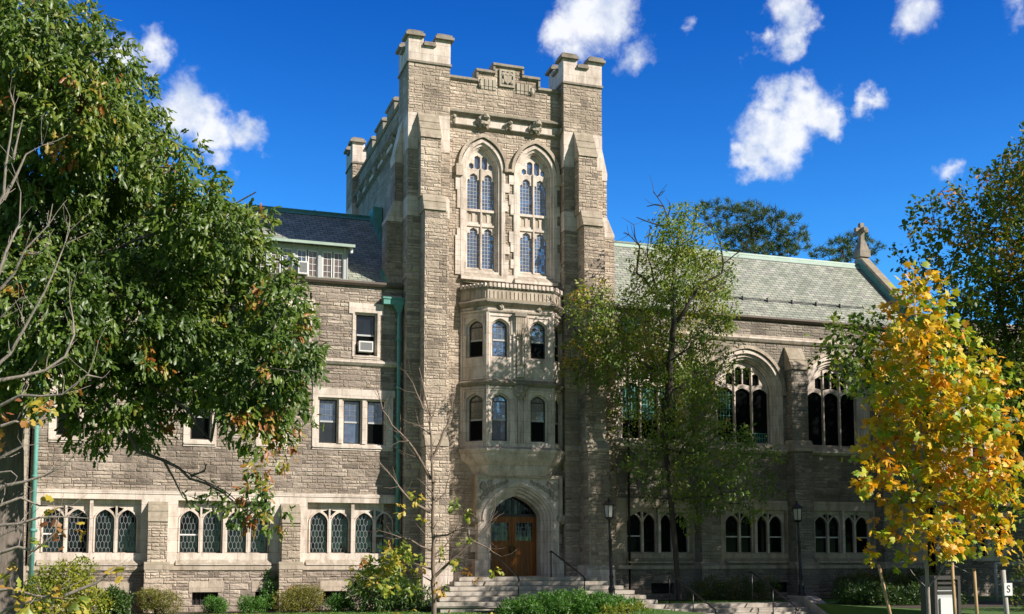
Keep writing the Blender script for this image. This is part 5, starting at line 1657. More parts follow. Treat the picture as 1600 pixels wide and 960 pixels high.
BARE = [[(-2.09, -24.72, 4.23), (-1.66, -24.94, 5.0), (-1.48, -25.02, 5.25), (-1.35, -25.09, 5.5), (-1.09, -25.2, 5.81), (-1.05, -25.24, 6.04)], [(-1.35, -25.09, 5.5), (-1.22, -25.13, 5.49), (-1.11, -25.18, 5.61)], [(-2.07, -24.67, 3.6), (-1.64, -24.87, 4.18), (-1.52, -24.92, 4.28), (-1.35, -25.01, 4.62), (-1.13, -25.12, 5.06), (-0.93, -25.24, 5.63), (-0.87, -25.27, 5.81)], [(-2.07, -24.67, 3.6), (-1.63, -24.85, 3.97), (-1.1, -25.04, 4.1), (-0.9, -25.12, 4.28), (-0.78, -25.19, 4.56), (-0.86, -25.21, 5.02)], [(-2.06, -24.63, 3.13), (-1.62, -24.82, 3.62), (-1.38, -24.91, 3.73), (-0.91, -25.07, 3.75), (-0.6, -25.2, 4.02), (-0.51, -25.25, 4.23)], [(-0.6, -25.2, 4.02), (-0.43, -25.25, 3.99)], [(-2.04, -24.84, 5.33), (-1.65, -25.05, 6.2), (-1.56, -25.14, 6.83), (-1.51, -25.19, 7.19), (-1.56, -25.19, 7.34)], [(-1.65, -25.05, 6.2), (-1.41, -25.18, 6.75), (-1.22, -25.26, 6.87)], [(-1.55, -25.13, 6.67), (-1.45, -25.2, 7.15)], [(-1.61, -24.8, 3.39), (-1.43, -24.87, 3.47), (-1.24, -24.93, 3.41), (-0.97, -25.03, 3.55)], [(-1.96, -24.6, 2.5), (-1.6, -24.77, 2.97), (-1.34, -24.87, 3.13), (-1.24, -24.95, 3.6)], [(-1.96, -24.59, 2.34), (-1.59, -24.74, 2.65), (-1.32, -24.84, 2.7), (-1.07, -24.93, 2.78), (-0.85, -25.02, 2.93), (-0.62, -25.12, 3.19)], [(-2.03, -24.55, 2.1), (-1.59, -24.72, 2.42), (-1.36, -24.81, 2.54), (-1.14, -24.87, 2.42), (-0.95, -24.94, 2.42)], [(-2.02, -24.51, 1.71), (-1.57, -24.68, 1.84), (-1.35, -24.76, 1.92), (-1.16, -24.81, 1.85), (-1.05, -24.86, 1.95), (-0.9, -24.92, 2.1), (-0.87, -24.95, 2.34)], [(-2.02, -24.53, 1.95), (-1.58, -24.7, 2.17), (-1.36, -24.78, 2.2), (-1.13, -24.86, 2.25), (-0.83, -24.96, 2.29), (-0.53, -25.06, 2.26)], [(-2.01, -24.5, 1.55), (-1.58, -24.69, 2.04), (-1.39, -24.76, 2.1), (-1.28, -24.81, 2.22)], [(-2.0, -24.45, 0.92), (-1.55, -24.61, 1.1), (-1.31, -24.71, 1.21), (-1.05, -24.79, 1.25), (-0.93, -24.84, 1.34), (-0.73, -24.92, 1.43)], [(-0.8, -24.88, 1.28), (-0.43, -25.02, 1.46), (-0.18, -25.12, 1.65), (-0.09, -25.15, 1.66)], [(-2.01, -24.48, 1.32), (-1.41, -24.69, 1.39), (-1.11, -24.78, 1.32), (-0.8, -24.88, 1.28)], [(-2.1, -24.75, 4.55), (-1.65, -24.91, 4.7), (-1.43, -25.01, 4.94)], [(-1.6, -24.76, 2.81), (-1.45, -24.81, 2.85), (-1.39, -24.82, 2.77)], [(-1.96, -24.84, 5.02), (-1.67, -24.96, 5.26), (-1.6, -25.01, 5.57), (-1.46, -25.09, 5.89), (-1.45, -25.12, 6.28)]]
SAP = [[(7.59, -10.65, 0.23), (7.54, -10.73, 1.33), (7.48, -10.87, 3.01), (7.4, -11.0, 4.7), (7.33, -11.05, 5.55), (7.14, -11.07, 6.39), (7.03, -11.07, 6.81)], [(7.42, -10.93, 3.86), (7.1, -10.87, 4.45), (6.85, -10.83, 4.87), (6.43, -10.73, 5.29), (6.18, -10.68, 5.72), (6.0, -10.69, 6.39)], [(6.85, -10.83, 4.87), (6.6, -10.75, 4.87), (6.29, -10.63, 4.7)], [(7.41, -10.85, 3.01), (7.05, -10.74, 3.18), (6.72, -10.66, 3.52), (6.31, -10.57, 4.03), (5.97, -10.5, 4.45), (5.73, -10.42, 4.5)], [(7.53, -10.72, 1.24), (7.9, -10.88, 1.66), (8.29, -11.05, 2.03), (8.6, -11.18, 2.34), (8.91, -11.32, 2.76), (9.02, -11.39, 3.1)], [(7.46, -10.8, 2.34), (7.88, -10.95, 2.42), (8.28, -11.09, 2.59), (8.6, -11.2, 2.54), (8.83, -11.29, 2.76)], [(7.39, -10.96, 4.36), (7.65, -11.1, 4.87), (7.83, -11.2, 5.38), (8.02, -11.34, 6.22)], [(7.44, -10.87, 3.18), (7.77, -11.01, 3.52), (7.88, -11.1, 4.03)], [(7.5, -10.78, 2.0), (6.92, -10.61, 2.25), (6.43, -10.46, 2.42), (6.11, -10.36, 2.51)], [(7.52, -10.74, 1.49), (7.02, -10.59, 1.66), (6.62, -10.45, 1.58), (6.29, -10.35, 1.66)], [(7.51, -10.77, 1.83), (7.89, -10.92, 2.17), (8.11, -11.05, 2.68)], [(7.33, -11.04, 5.38), (7.47, -11.11, 5.72), (7.51, -11.16, 6.05)], [(7.16, -11.01, 5.72), (6.88, -10.98, 6.39), (6.67, -10.94, 6.73)], [(7.53, -10.69, 0.9), (7.92, -10.83, 1.07), (8.39, -11.02, 1.41)], [(7.37, -11.02, 5.04), (7.08, -10.94, 5.29), (6.98, -10.95, 5.72)], [(7.53, -10.71, 1.16), (7.27, -10.64, 1.33), (6.95, -10.51, 1.07)], [(8.53, -11.15, 2.25), (8.85, -11.24, 2.09), (9.26, -11.35, 1.83)]]
SAPL = [(6.73, -11.72, 3.43, 0.2), (6.66, -11.12, 3.03, 0.2), (7.23, -10.76, 2.76, 0.15), (7.9, -11.81, 3.1, 0.21), (8.33, -11.4, 2.92, 0.15), (6.41, -11.48, 2.07, 0.29), (6.18, -10.85, 1.8, 0.3), (5.89, -10.21, 1.58, 0.37), (5.52, -10.85, 1.25, 0.26), (6.48, -10.67, 1.66, 0.42), (6.7, -11.56, 1.83, 0.26), (7.06, -11.12, 1.5, 0.2), (7.76, -10.77, 0.95, 0.2), (8.34, -11.8, 1.39, 0.17), (8.98, -11.5, 1.58, 0.18), (6.1, -11.29, 1.09, 0.36), (6.83, -11.01, 1.17, 0.3), (8.14, -10.96, 1.66, 0.14), (7.54, -11.59, 1.99, 0.12), (7.07, -11.03, 3.42, 0.13), (8.09, -12.06, 2.24, 0.13)]
BAREL = [(-1.33, -25.13, 1.33, 0.14), (-1.45, -24.69, 1.55, 0.11), (-1.06, -24.38, 1.34, 0.16), (-0.72, -25.12, 1.28, 0.17), (-0.96, -24.71, 2.28, 0.11), (-1.21, -25.38, 3.55, 0.11), (-1.06, -25.01, 3.64, 0.09), (-0.52, -24.55, 1.26, 0.13), (-1.15, -25.18, 3.5, 0.08), (-0.14, -24.91, 1.55, 0.07), (-1.49, -25.25, 3.16, 0.11), (-1.05, -24.86, 1.99, 0.06), (-0.85, -24.51, 2.05, 0.08), (-0.59, -25.24, 2.1, 0.06), (-1.6, -24.62, 3.63, 0.1), (-1.25, -25.15, 1.21, 0.14)]
MIDX = [[(18.18, -3.14, 6.82), (18.22, -3.31, 8.55), (18.31, -3.5, 10.28), (18.23, -3.55, 11.03), (18.26, -3.63, 11.78), (18.27, -3.69, 12.42), (18.39, -3.81, 13.28), (18.47, -3.91, 14.15)], [(18.15, -3.52, 11.03), (17.56, -3.36, 11.44), (17.27, -3.31, 11.9), (16.99, -3.23, 12.07), (17.03, -3.3, 12.71), (17.07, -3.35, 13.05), (16.9, -3.32, 13.34), (16.84, -3.34, 13.83)], [(17.72, -3.42, 11.5), (17.51, -3.42, 12.25), (17.3, -3.4, 12.77), (17.37, -3.47, 13.28), (17.41, -3.53, 13.8)], [(18.47, -3.56, 10.28), (19.12, -3.9, 11.61), (19.58, -4.07, 11.9), (19.9, -4.2, 12.07), (19.95, -4.25, 12.42), (20.38, -4.42, 12.77), (20.76, -4.57, 13.02)], [(19.95, -4.25, 12.42), (19.85, -4.27, 13.05), (19.7, -4.26, 13.46), (19.47, -4.21, 13.8)], [(18.23, -3.74, 13.17), (17.98, -3.75, 14.09), (17.86, -3.74, 14.5), (17.63, -3.7, 14.84), (17.49, -3.67, 15.03)], [(17.86, -3.74, 14.5), (17.53, -3.64, 14.55), (17.28, -3.55, 14.48)], [(17.63, -3.7, 14.84), (17.74, -3.74, 14.93), (17.86, -3.79, 15.04)], [(17.98, -3.75, 14.09), (18.08, -3.81, 14.44), (18.05, -3.82, 14.61)], [(17.99, -3.72, 13.75), (17.49, -3.56, 13.89), (16.94, -3.4, 14.09)], [(17.07, -3.35, 13.05), (16.68, -3.25, 13.46), (16.51, -3.21, 13.57)], [(18.18, -3.33, 8.84), (18.66, -3.53, 9.25), (18.93, -3.66, 9.71), (19.68, -3.96, 10.28)], [(18.22, -3.29, 8.27), (17.68, -3.19, 9.13), (17.16, -3.09, 10.0), (16.82, -3.02, 10.46), (16.48, -2.95, 10.86)], [(18.21, -3.23, 7.69), (18.97, -3.54, 8.27), (19.61, -3.8, 8.84), (20.48, -4.12, 9.13)], [(17.27, -3.13, 10.0), (17.36, -3.22, 10.57), (17.69, -3.33, 10.69)], [(19.09, -3.89, 11.61), (19.54, -4.02, 11.44), (20.08, -4.23, 11.78)]]
OAKX = [[(-2.67, -18.32, 5.74), (-1.69, -18.6, 5.29), (-0.82, -18.85, 4.84), (-0.33, -18.97, 4.28), (0.01, -19.03, 3.72), (0.44, -19.15, 3.52), (0.94, -19.29, 3.21), (1.48, -19.44, 2.95), (1.97, -19.58, 2.59), (2.35, -19.69, 2.46)], [(0.94, -19.29, 3.21), (1.15, -19.37, 3.32), (1.17, -19.39, 3.44)], [(0.44, -19.15, 3.52), (0.78, -19.21, 2.87)], [(-2.68, -18.36, 6.19), (-1.27, -18.77, 5.52), (0.03, -19.15, 4.96), (0.8, -19.35, 4.39), (1.24, -19.45, 3.83), (1.33, -19.53, 4.39)], [(-2.38, -18.52, 6.87), (-0.78, -19.08, 7.1), (0.6, -19.59, 7.66), (1.13, -19.77, 7.77), (1.87, -20.06, 8.22)]]


# ------------------------------------------------------------ trees
def tree(name, label, cat, base, lumps, leaf, mat, spacing, per, length, trunk, bark, max_r, droop=.4, spread=.9, width=1.0, tintf=None, wood_keep=.12, step=.45, r_tip=.008, shell=.5, dmin=None, jit=.06, group=None, up_bias=0.0, seed=1, limbs=None, limb_r=.1, twigs=True, face=(0.25, -0.35, 1.0), trunk_r=0, sparse=0):
    T = thing(name, label, cat, base, group)
    P = lump_points(lumps, spacing, shell)
    P = thin(P, dmin or spacing * .62)
    if sparse:
        P = P[(P[:, 2] > sparse) | (RNG.random(len(P)) < .62)]
    n = len(P)
    tint = tintf(P) if tintf else RNG.random(n) * .6
    k = RNG.random(n) < wood_keep
    wood = grow_wood(trunk, [tuple(p[:3] - p[3:6] * .05) for p in P[k]], r_tip, step, max_r=max_r, seed=seed, lines=limbs)
    if limbs:
        add_limbs(wood, limbs, limb_r, random.Random(seed), twigs)
    if trunk_r:
        wood.tube([base[:2] + (-.1,)] + [tuple(q) for q in trunk[1:6]], [trunk_r * k for k in (1.25, 1.0, .95, .9, .75, .5)], 12, cap=False)
    wood_build(wood, bark, 'trunk', T)
    pos, ax, up, L, Wd, t = rosettes(P, per, length, droop, spread, width, tint, jit, up_bias, face)
    leaf_mesh('crown', leaf, pos, ax, up, L, Wd, t, mat, T)
    return T

def noise3(P, f, seed=0):
    """cheap smooth random field for colour patches"""
    rg = np.random.default_rng(seed)
    v = np.zeros(len(P))
    for _ in range(5):
        k = rg.normal(size=3) * f
        v += np.sin(P[:, :3] @ k + rg.random() * 6.28)
    return v / 5

def oak_tint(P):
    t = .31 + .24 * noise3(P, 1.4, 3) + RNG.normal(size=len(P)) * .10
    rust = (noise3(P, 4.0, 9) > .42) & (RNG.random(len(P)) < .22)
    low = (P[:, 2] < 4.3) & (P[:, 0] > 1.5) & (RNG.random(len(P)) < .45)
    t[rust | low] = .86 + RNG.normal(size=(rust | low).sum()) * .08
    t += .10 * np.clip((P[:, 2] - 7) / 4, 0, 1)
    return t
tree('oak_tree', 'big oak with drooping glossy leaves, partly rust-brown, covering the left wing', 'tree', (-2.3, -17.6, 0), OAK, 'oak', 'leaf_oak', .22, 14, .165,
     [(-2.30, -17.6, -.1), (-2.30, -17.6, 1.2), (-2.31, -17.65, 2.6), (-2.33, -17.75, 4.0), (-2.38, -17.9, 5.4), (-2.3, -18.4, 7.0), (-2.1, -19.0, 8.8), (-1.7, -19.4, 10.0)], 'bark_oak', .44, .85, .7, .62, oak_tint, .16, .4, .009, .35, seed=2, limbs=OAKX, limb_r=.06, twigs=False, face=(.45, -.65, .7), trunk_r=.42)

def mid_tint(P):
    t = .46 + .28 * noise3(P, 1.3, 4) + RNG.normal(size=len(P)) * .12 + .14 * np.clip((P[:, 2] - 8) / 5, -1.5, .4)
    left = (P[:, 0] < 15.5) & (RNG.random(len(P)) < .5)
    t[left] += .28
    return t
tree('locust_tree', 'slender half-bare tree with dark twisting limbs in front of the chapel windows', 'tree', (19.1, -2.1, .2), MID, 'ovate', 'leaf_mid', .33, 17, .15,
     [(19.1, -2.1, .1), (18.95, -2.15, 2.0), (18.7, -2.3, 4.0), (18.4, -2.5, 6.0), (18.2, -2.8, 7.6), (18.1, -3.0, 9.2), (17.9, -3.2, 10.6)], 'bark_dark', .24, .6, .9, .9, mid_tint, .25, .4, .012, .1, dmin=.235, jit=.115, seed=3, limbs=MIDX, limb_r=.17, face=(.35, -.5, .9), sparse=8.2)

def rt_tint(P):
    t = .34 + .28 * noise3(P, 1.0, 6) + RNG.normal(size=len(P)) * .12
    up_ = (P[:, 2] > 11.0) & (noise3(P, 1.6, 8) > .25)
    t[up_] += .40
    return t
tree('maple_tree', 'dark green maple with reddening patches at the right edge behind the yellow tree', 'tree', (29.5, -9.0, .2), RT + RTB + [(31, -8.3, 8.2, 2.0), (33, -8.6, 9.8, 2.3), (34.5, -8.2, 7.6, 2.1), (31.5, -9.2, 12, 2.0), (34.5, -9.0, 12.2, 2.2), (29.5, -8.0, 10, 2.0), (28.6, -8.4, 7.4, 1.5), (30.6, -8.5, 14.3, 1.8), (33.2, -8.8, 14.8, 2.1), (35.8, -8.8, 15.0, 2.3), (37.0, -9.0, 12.0, 2.3), (32.6, -8.2, 12.6, 1.8), (38.5, -9.0, 15.0, 2.0)], 'ovate', 'leaf_maple', .40, 13, .20,
     [(29.5, -9, 0), (29.3, -9, 3), (29.0, -8.8, 6), (28.6, -8.6, 9), (28.2, -8.4, 12)], 'bark_dark', .36, .35, 1.0, 1.15, rt_tint, .14, .5, .012, .25, dmin=.30, jit=.13, seed=4, face=(.4, -.6, .8))

def yel_tint(P):
    t = .41 + .26 * noise3(P, 1.8, 12) + RNG.normal(size=len(P)) * .16
    g = RNG.random(len(P)) < .17
    t[g] = .08 + .12 * RNG.random(g.sum())
    edge = (noise3(P, 2.2, 15) > .25) & (RNG.random(len(P)) < .4)
    t[edge] -= .2
    return t
tree('young_yellow_tree', 'young staked tree with big golden-yellow lobed leaves in front of the chapel', 'tree', (14.62, -21.6, 0), YEL, 'maple', 'leaf_yellow', .25, 7, .15,
     [(14.62, -21.6, -.05), (14.60, -21.6, 1.2), (14.56, -21.62, 2.6), (14.50, -21.7, 4.2), (14.38, -21.8, 5.8), (14.22, -21.95, 7.2)], 'bark_grey', .055, .35, .9, 1.0, yel_tint, .35, .3, .006, .12, jit=.085, seed=5, face=(.4, -.6, .8))

def bare_tree(name, label, base, trunk_extra, lines, lumps, bark, r0, leaf, mat, length, per, spacing, tintf, d_tw=.5, seed=7):
    T = thing(name, label, 'tree', base)
    m = MB(bark)
    rg = random.Random(seed)
    if trunk_extra:
        pts, rr = trunk_extra
        m.tube(pts, rr, 8, cap=False)
    for i, ln in enumerate(lines):
        P = [Vector(p) for p in ln]
        L = sum((b - a).length for a, b in zip(P, P[1:]))
        main = (i == 0 and not trunk_extra)
        ra = r0 if main else min(r0 * .62, .012 + .014 * L)
        # fill in so the limb bends and kinks a little
        fine = []
        for a, b in zip(P, P[1:]):
            k = max(1, int((b - a).length / .22))
            for q in range(k):
                v = a + (b - a) * (q / k)
                fine.append(v + Vector((rg.gauss(0, 1), rg.gauss(0, 1), rg.gauss(0, 1))) * .012)
        fine.append(P[-1])
        # limbs swing towards or away from the viewer as they leave the trunk
        sw = rg.uniform(-.5, .5) if not main else 0
        fine = [v + Vector((0, 1, 0)) * sw * min(1.0, (j / max(1, len(fine) - 1))) * L * .4 for j, v in enumerate(fine)]
        n = len(fine)
        m.tube(fine, [max(.005, ra * (1 - .82 * j / (n - 1))) for j in range(n)], 6, cap=False)
        # side twigs
        nt = int(L / .15)
        for q in range(nt):
            j = rg.randrange(n // 4, n)
            d = (fine[min(n - 1, j + 1)] - fine[max(0, j - 1)]).normalized()
            sd = Vector((rg.gauss(0, 1), rg.gauss(0, 1), rg.gauss(.35, .8))).normalized()
            dr = (d * .7 + sd * .8).normalized()
            l = rg.uniform(.10, d_tw)
            a = fine[j]
            b = a + dr * l * .5 + Vector((0, 0, .02)); c = b + (dr + Vector((rg.gauss(0, .25), rg.gauss(0, .25), .35))).normalized() * l * .5
            r = max(.004, ra * .28 * (1 - .6 * j / n))
            m.tube([a, b, c], [r, r * .7, .003], 4, cap=False)
    m.build('trunk', T)
    P = thin(lump_points(lumps, spacing, .1), spacing * .6)
    pos, ax, up, L, Wd, t = rosettes(P, per, length, .4, .9, 1.0, tintf(P), .05)
    leaf_mesh('crown', leaf, pos, ax, up, L, Wd, t, mat, T)
    return T
sap_t = lambda P: np.clip(.42 + .25 * noise3(P, 2.5, 21) + RNG.normal(size=len(P)) * .2, 0, 1)
bare_tree('bare_sapling', 'thin sapling with few yellowing leaves on the lawn before the tower', (7.6, -10.7, 0), None, SAP, SAPL, 'bark_tan', .07, 'oak', 'leaf_sapling', .17, 6, .19, sap_t, .8)
bx = [(-4.75, -26.6, -.1), (-4.7, -26.6, 1.5), (-4.65, -26.6, 3.0), (-4.7, -26.5, 4.6), (-4.6, -26.5, 6.0)]
bare_tree('bare_tree', 'pale grey nearly leafless tree reaching in from the left edge', (-4.75, -26.6, 0), (bx, [.16, .14, .12, .08, .05]), BARE, BAREL, 'bark_grey', .05, 'oak', 'leaf_sapling', .15, 5, .20, lambda P: np.clip(.55 + .3 * noise3(P, 2.5, 31) + RNG.normal(size=len(P)) * .2, 0, 1), .4)

# pines behind the chapel roof
def pine(label, base, lumps, height, seed):
    T = thing('pine_tree', label, 'tree', base, 'pines behind the chapel roof')
    P = thin(lump_points(lumps, .40, .3, squash=.42), .38)
    top = max(l[2] for l in lumps)
    cx = np.mean([l[0] for l in lumps]); cy = np.mean([l[1] for l in lumps])
    tr = [(base[0], base[1], 0), (base[0], base[1], 6), (base[0] + .2, base[1], 12), ((base[0] + cx) / 2, (base[1] + cy) / 2, top - 5), (cx - .5, cy, top - 1.5)]
    wood_build(grow_wood(tr, [tuple(p[:3]) for p in P[RNG.random(len(P)) < .3]], .016, .7, max_r=.34, seed=seed), 'bark_dark', 'trunk', T)
    per = 46
    n = len(P)
    pos = np.repeat(P[:, :3], per, axis=0)
    N = n * per
    d = RNG.normal(size=(N, 3)); d[:, 2] = np.abs(d[:, 2]) * 1.0 + .1
    ax = unit(d + np.repeat(P[:, 3:6], per, axis=0) * .5)
    L = .34 * (.7 + .5 * RNG.random(N))
    pos = pos + RNG.normal(size=(N, 3)) * .09
    t = np.repeat(.35 + .25 * noise3(P, .8, seed) + RNG.normal(size=n) * .12, per) + RNG.normal(size=N) * .1
    leaf_mesh('crown', 'needle', pos, ax, unit(RNG.normal(size=(N, 3))), L, L * 3.2, t, 'needle_pine', T)
pine('broad spreading pine rising above the middle of the chapel roof ridge', (35.5, 19.0, 0), PINE, 24, 51)
pine('smaller pine showing behind the stone gable cross', (42.5, 21.0, 0), PINE2, 22, 52)

# unseen trees on the right shading chapel and steps; some added to block sky light
def shade_tree(label, base, h, crown_r, z0, seed):
    rg = random.Random(seed)
    lumps = []
    for i in range(15):
        a = rg.uniform(0, 6.283); rr = crown_r * math.sqrt(rg.random()) * .75
        z = rg.uniform(z0, h)
        k = 1 - max(0, (z - (z0 + h) / 2) / (h - z0)) * 1.1
        lumps.append((base[0] + rr * k * math.cos(a), base[1] + rr * k * math.sin(a), z, crown_r * rg.uniform(.34, .5)))
    tree('shade_tree', label, 'tree', base, lumps, 'ovate', 'leaf_dark', .56, 8, .36, [(base[0], base[1], 0), (base[0], base[1], z0 * .6), (base[0] + .3, base[1], z0 + 1), (base[0], base[1] + .2, (z0 + h) / 2), (base[0], base[1], h - 1.5)],
         'bark_dark', .4, .35, 1.0, 1.15, lambda P: .3 + .25 * noise3(P, .8, seed) + RNG.normal(size=len(P)) * .1, .10, .8, .014, .3, jit=.22, group='shade trees along the right side', seed=seed)
for lab, b, h, r, z0, sd in (('tall leafy tree farthest right of the chapel front', (39.5, -9.5, .1), 14.5, 4.8, 4.0, 61),
                             ('very tall leafy tree beside the path right of the steps', (31.0, -18.6, 0), 23.0, 3.0, 15.5, 62),
                             ('broad leafy tree added out of view to darken the chapel wall, between annex and street', (43.0, -17.5, 0), 19.0, 5.2, 4.0, 65),  # this and the next two are added out of view to block sky light
                             ('big leafy tree added out of view on the far right to block sky light', (50.0, -25.0, -.3), 21.0, 6.0, 4.0, 66),
                             ('leafy tree by the street, added out of view as a sky blocker', (36.5, -31.0, -.7), 17.0, 4.6, 3.5, 67),
                             ('leafy tree in front of the flat-roofed annex', (46.5, -10.0, 0), 16.0, 4.8, 4.0, 64)):
    shade_tree(lab, b, h, r, z0, sd)


# ------------------------------------------------------------ shrubs, ivy, ground cover, grass
def shrub(name, label, cat, lumps, leaf, mat, spacing, per, length, tintf=None, droop=.1, width=1.0, group=None, up_bias=.35, shell=.6, kind=None, jit=.05, flat=False):
    base = (float(np.mean([l[0] for l in lumps])), float(np.mean([l[1] for l in lumps])), 0.0)
    T = thing(name, label, cat, base, group)
    if kind: T['kind'] = kind
    P = thin(lump_points(lumps, spacing, shell), spacing * .6)
    P = P[P[:, 2] > .04]
    tint = tintf(P) if tintf else .45 + .3 * noise3(P, 3, int(abs(base[0]) * 10)) + RNG.normal(size=len(P)) * .12
    pos, ax, up, L, Wd, t = rosettes(P, per, length, droop, .8, width, tint, jit, up_bias)
    leaf_mesh('foliage', leaf, pos, ax, up, L, Wd, t, mat, T)
    tg = [tuple(p[:3]) for p in P[RNG.random(len(P)) < min(.2, 60 / max(1, len(P)))]]
    if tg:
        wood_build(grow_wood([(base[0], base[1], 0), (base[0], base[1], .15)], tg, .006, .2, max_r=.04, seed=4), 'bark_dark', 'stem', T)
    return T
def mound(x, y, z, rx, h, k=7, seed=0):
    rg = random.Random(seed)
    return [(x + rg.uniform(-.6, .6) * rx, y + rg.uniform(-.35, .35), z + h * rg.uniform(.25, .62), h * rg.uniform(.36, .48)) for _ in range(k)]
shrub('round_bush', 'rounded olive-yellow bush below the second basement window from the left', 'shrub', mound(.92, -1.6, 0, .85, .85, 9, 1), 'lance', 'leaf_olive', .085, 8, .075, jit=.03)
shrub('round_bush', 'olive bush tinged reddish on top, right of the ivy buttress', 'shrub', mound(5.25, -1.7, 0, .95, .92, 10, 2), 'lance', 'leaf_olive', .085, 8, .075, tintf=lambda P: .45 + .2 * noise3(P, 3, 5) + RNG.normal(size=len(P)) * .1 + .5 * ((P[:, 2] > .72) & (P[:, 0] < 5.1)) * RNG.random(len(P)), jit=.03)
shrub('low_juniper', 'small bright green juniper left of two, under the basement window', 'shrub', mound(2.55, -1.6, 0, .55, .55, 7, 3), 'lance', 'leaf_bright', .075, 9, .085, jit=.03)
shrub('low_juniper', 'small bright green juniper beside the ivy-clad buttress', 'shrub', mound(3.75, -1.6, 0, .50, .55, 7, 4), 'lance', 'leaf_bright', .075, 9, .085, jit=.03)
shrub('low_juniper', 'small clipped bright green ball beside the large dark rhododendron', 'shrub', mound(6.55, -1.9, 0, .28, .62, 6, 5), 'lance', 'leaf_bright', .07, 9, .075, jit=.03)
shrub('rhododendron', 'large dark glossy rhododendron in front of the third leaded window', 'shrub', [(7.2, -2.2, .5, .55), (7.9, -2.4, .7, .65), (8.5, -2.2, .6, .55), (7.5, -2.0, .95, .50), (8.2, -2.1, 1.10, .50), (8.9, -2.4, .45, .5), (9.3, -2.7, .40, .42)], 'lance', 'leaf_shrub', .14, 8, .19, droop=.35, up_bias=0, jit=.05)
shrub('spirea_bush', 'loose lime-yellow bush at the foot of the wall on the far left', 'shrub', [(-2.7, -2.2, .7, .6), (-2.2, -2.4, .5, .55), (-1.7, -2.3, .8, .55), (-1.3, -2.4, .45, .5), (-2.0, -2.1, 1.15, .5), (-1.5, -2.0, 1.45, .38), (-1.0, -2.3, .35, .4), (-3.0, -2.4, .4, .5), (-2.5, -2.1, 1.3, .35)], 'ovate', 'leaf_lime', .13, 7, .12, droop=.2, jit=.07)
shrub('holly_bush', 'small dark glossy bush in front of the far-left basement window', 'shrub', mound(-.42, -1.7, 0, .3, .9, 6, 8), 'ovate', 'leaf_shrub', .10, 7, .10)
IVY = [(4.42, -.34, .30, .22), (4.40, -.30, .65, .20), (4.45, -.28, 1.0, .18), (4.36, -.26, 1.3, .12), (4.66, -.36, .5, .16), (4.70, -.34, .9, .14), (4.72, -.30, 1.2, .12), (4.25, -.34, .3, .2)]
shrub('ivy', 'green ivy climbing the left flank of the right-hand ground-floor buttress', 'ivy', IVY, 'ovate', 'leaf_bright', .08, 7, .085, droop=.3, up_bias=0)
JUN = [(11.0, -6.7, .12, .40), (11.6, -6.6, .18, .45), (12.2, -6.5, .24, .48), (12.8, -6.6, .28, .50), (13.4, -6.5, .28, .50), (14.0, -6.7, .24, .48), (14.6, -6.6, .20, .45), (15.1, -6.8, .12, .38), (12.4, -7.2, .12, .45), (13.2, -7.3, .12, .45), (14.0, -7.3, .10, .45), (14.6, -7.4, .06, .4), (11.6, -7.2, .08, .4)]
shrub('spreading_juniper', 'low spreading bright green juniper in front of the entrance steps', 'shrub', JUN, 'lance', 'leaf_bright', .085, 9, .11, jit=.04)
shrub('spreading_juniper', 'low yellow-tipped juniper at the front of the green one by the left kerb', 'shrub', [(14.3, -8.0, .12, .3), (14.8, -8.0, .15, .28), (13.7, -8.1, .08, .26)], 'lance', 'leaf_lime', .085, 9, .10, jit=.04)
JR = [(23.9 + .55 * i, -6.4 - .12 * (i % 3), .30 + .10 * math.sin(i * 1.7), .52) for i in range(7)] + [(24.1 + .6 * i, -7.1, .16, .48) for i in range(6)] + [(23.9, -5.6, .5, .4), (24.6, -5.7, .55, .42), (25.3, -5.8, .45, .42)]
shrub('spreading_juniper', 'wide mound of deep green juniper right of the kerb wall', 'shrub', JR, 'lance', 'leaf_shrub', .10, 9, .13, jit=.05)
shrub('yew_bush', 'dark yew hedge mass under the chapel windows in deep shade', 'shrub', [(26.4 + .7 * i, -2.0, .5 + .2 * (i % 2), .65) for i in range(7)], 'lance', 'leaf_dark', .14, 8, .13, jit=.06)
shrub('yew_bush', 'dark low bush at the foot of the wall behind the lower flight', 'shrub', [(20.2 + .6 * i, -1.5, .45 + .15 * (i % 2), .5) for i in range(6)], 'lance', 'leaf_dark', .13, 8, .12, jit=.06)
shrub('tangled_bush', 'dark tangled bush beside the white signpost at the right edge', 'shrub', [(26.5, -12.0, 1.0, .9), (27.3, -12.3, .9, .8), (25.8, -12.3, .6, .7), (28.0, -12.4, 1.3, .8)], 'ovate', 'leaf_dark', .24, 6, .14, jit=.1)

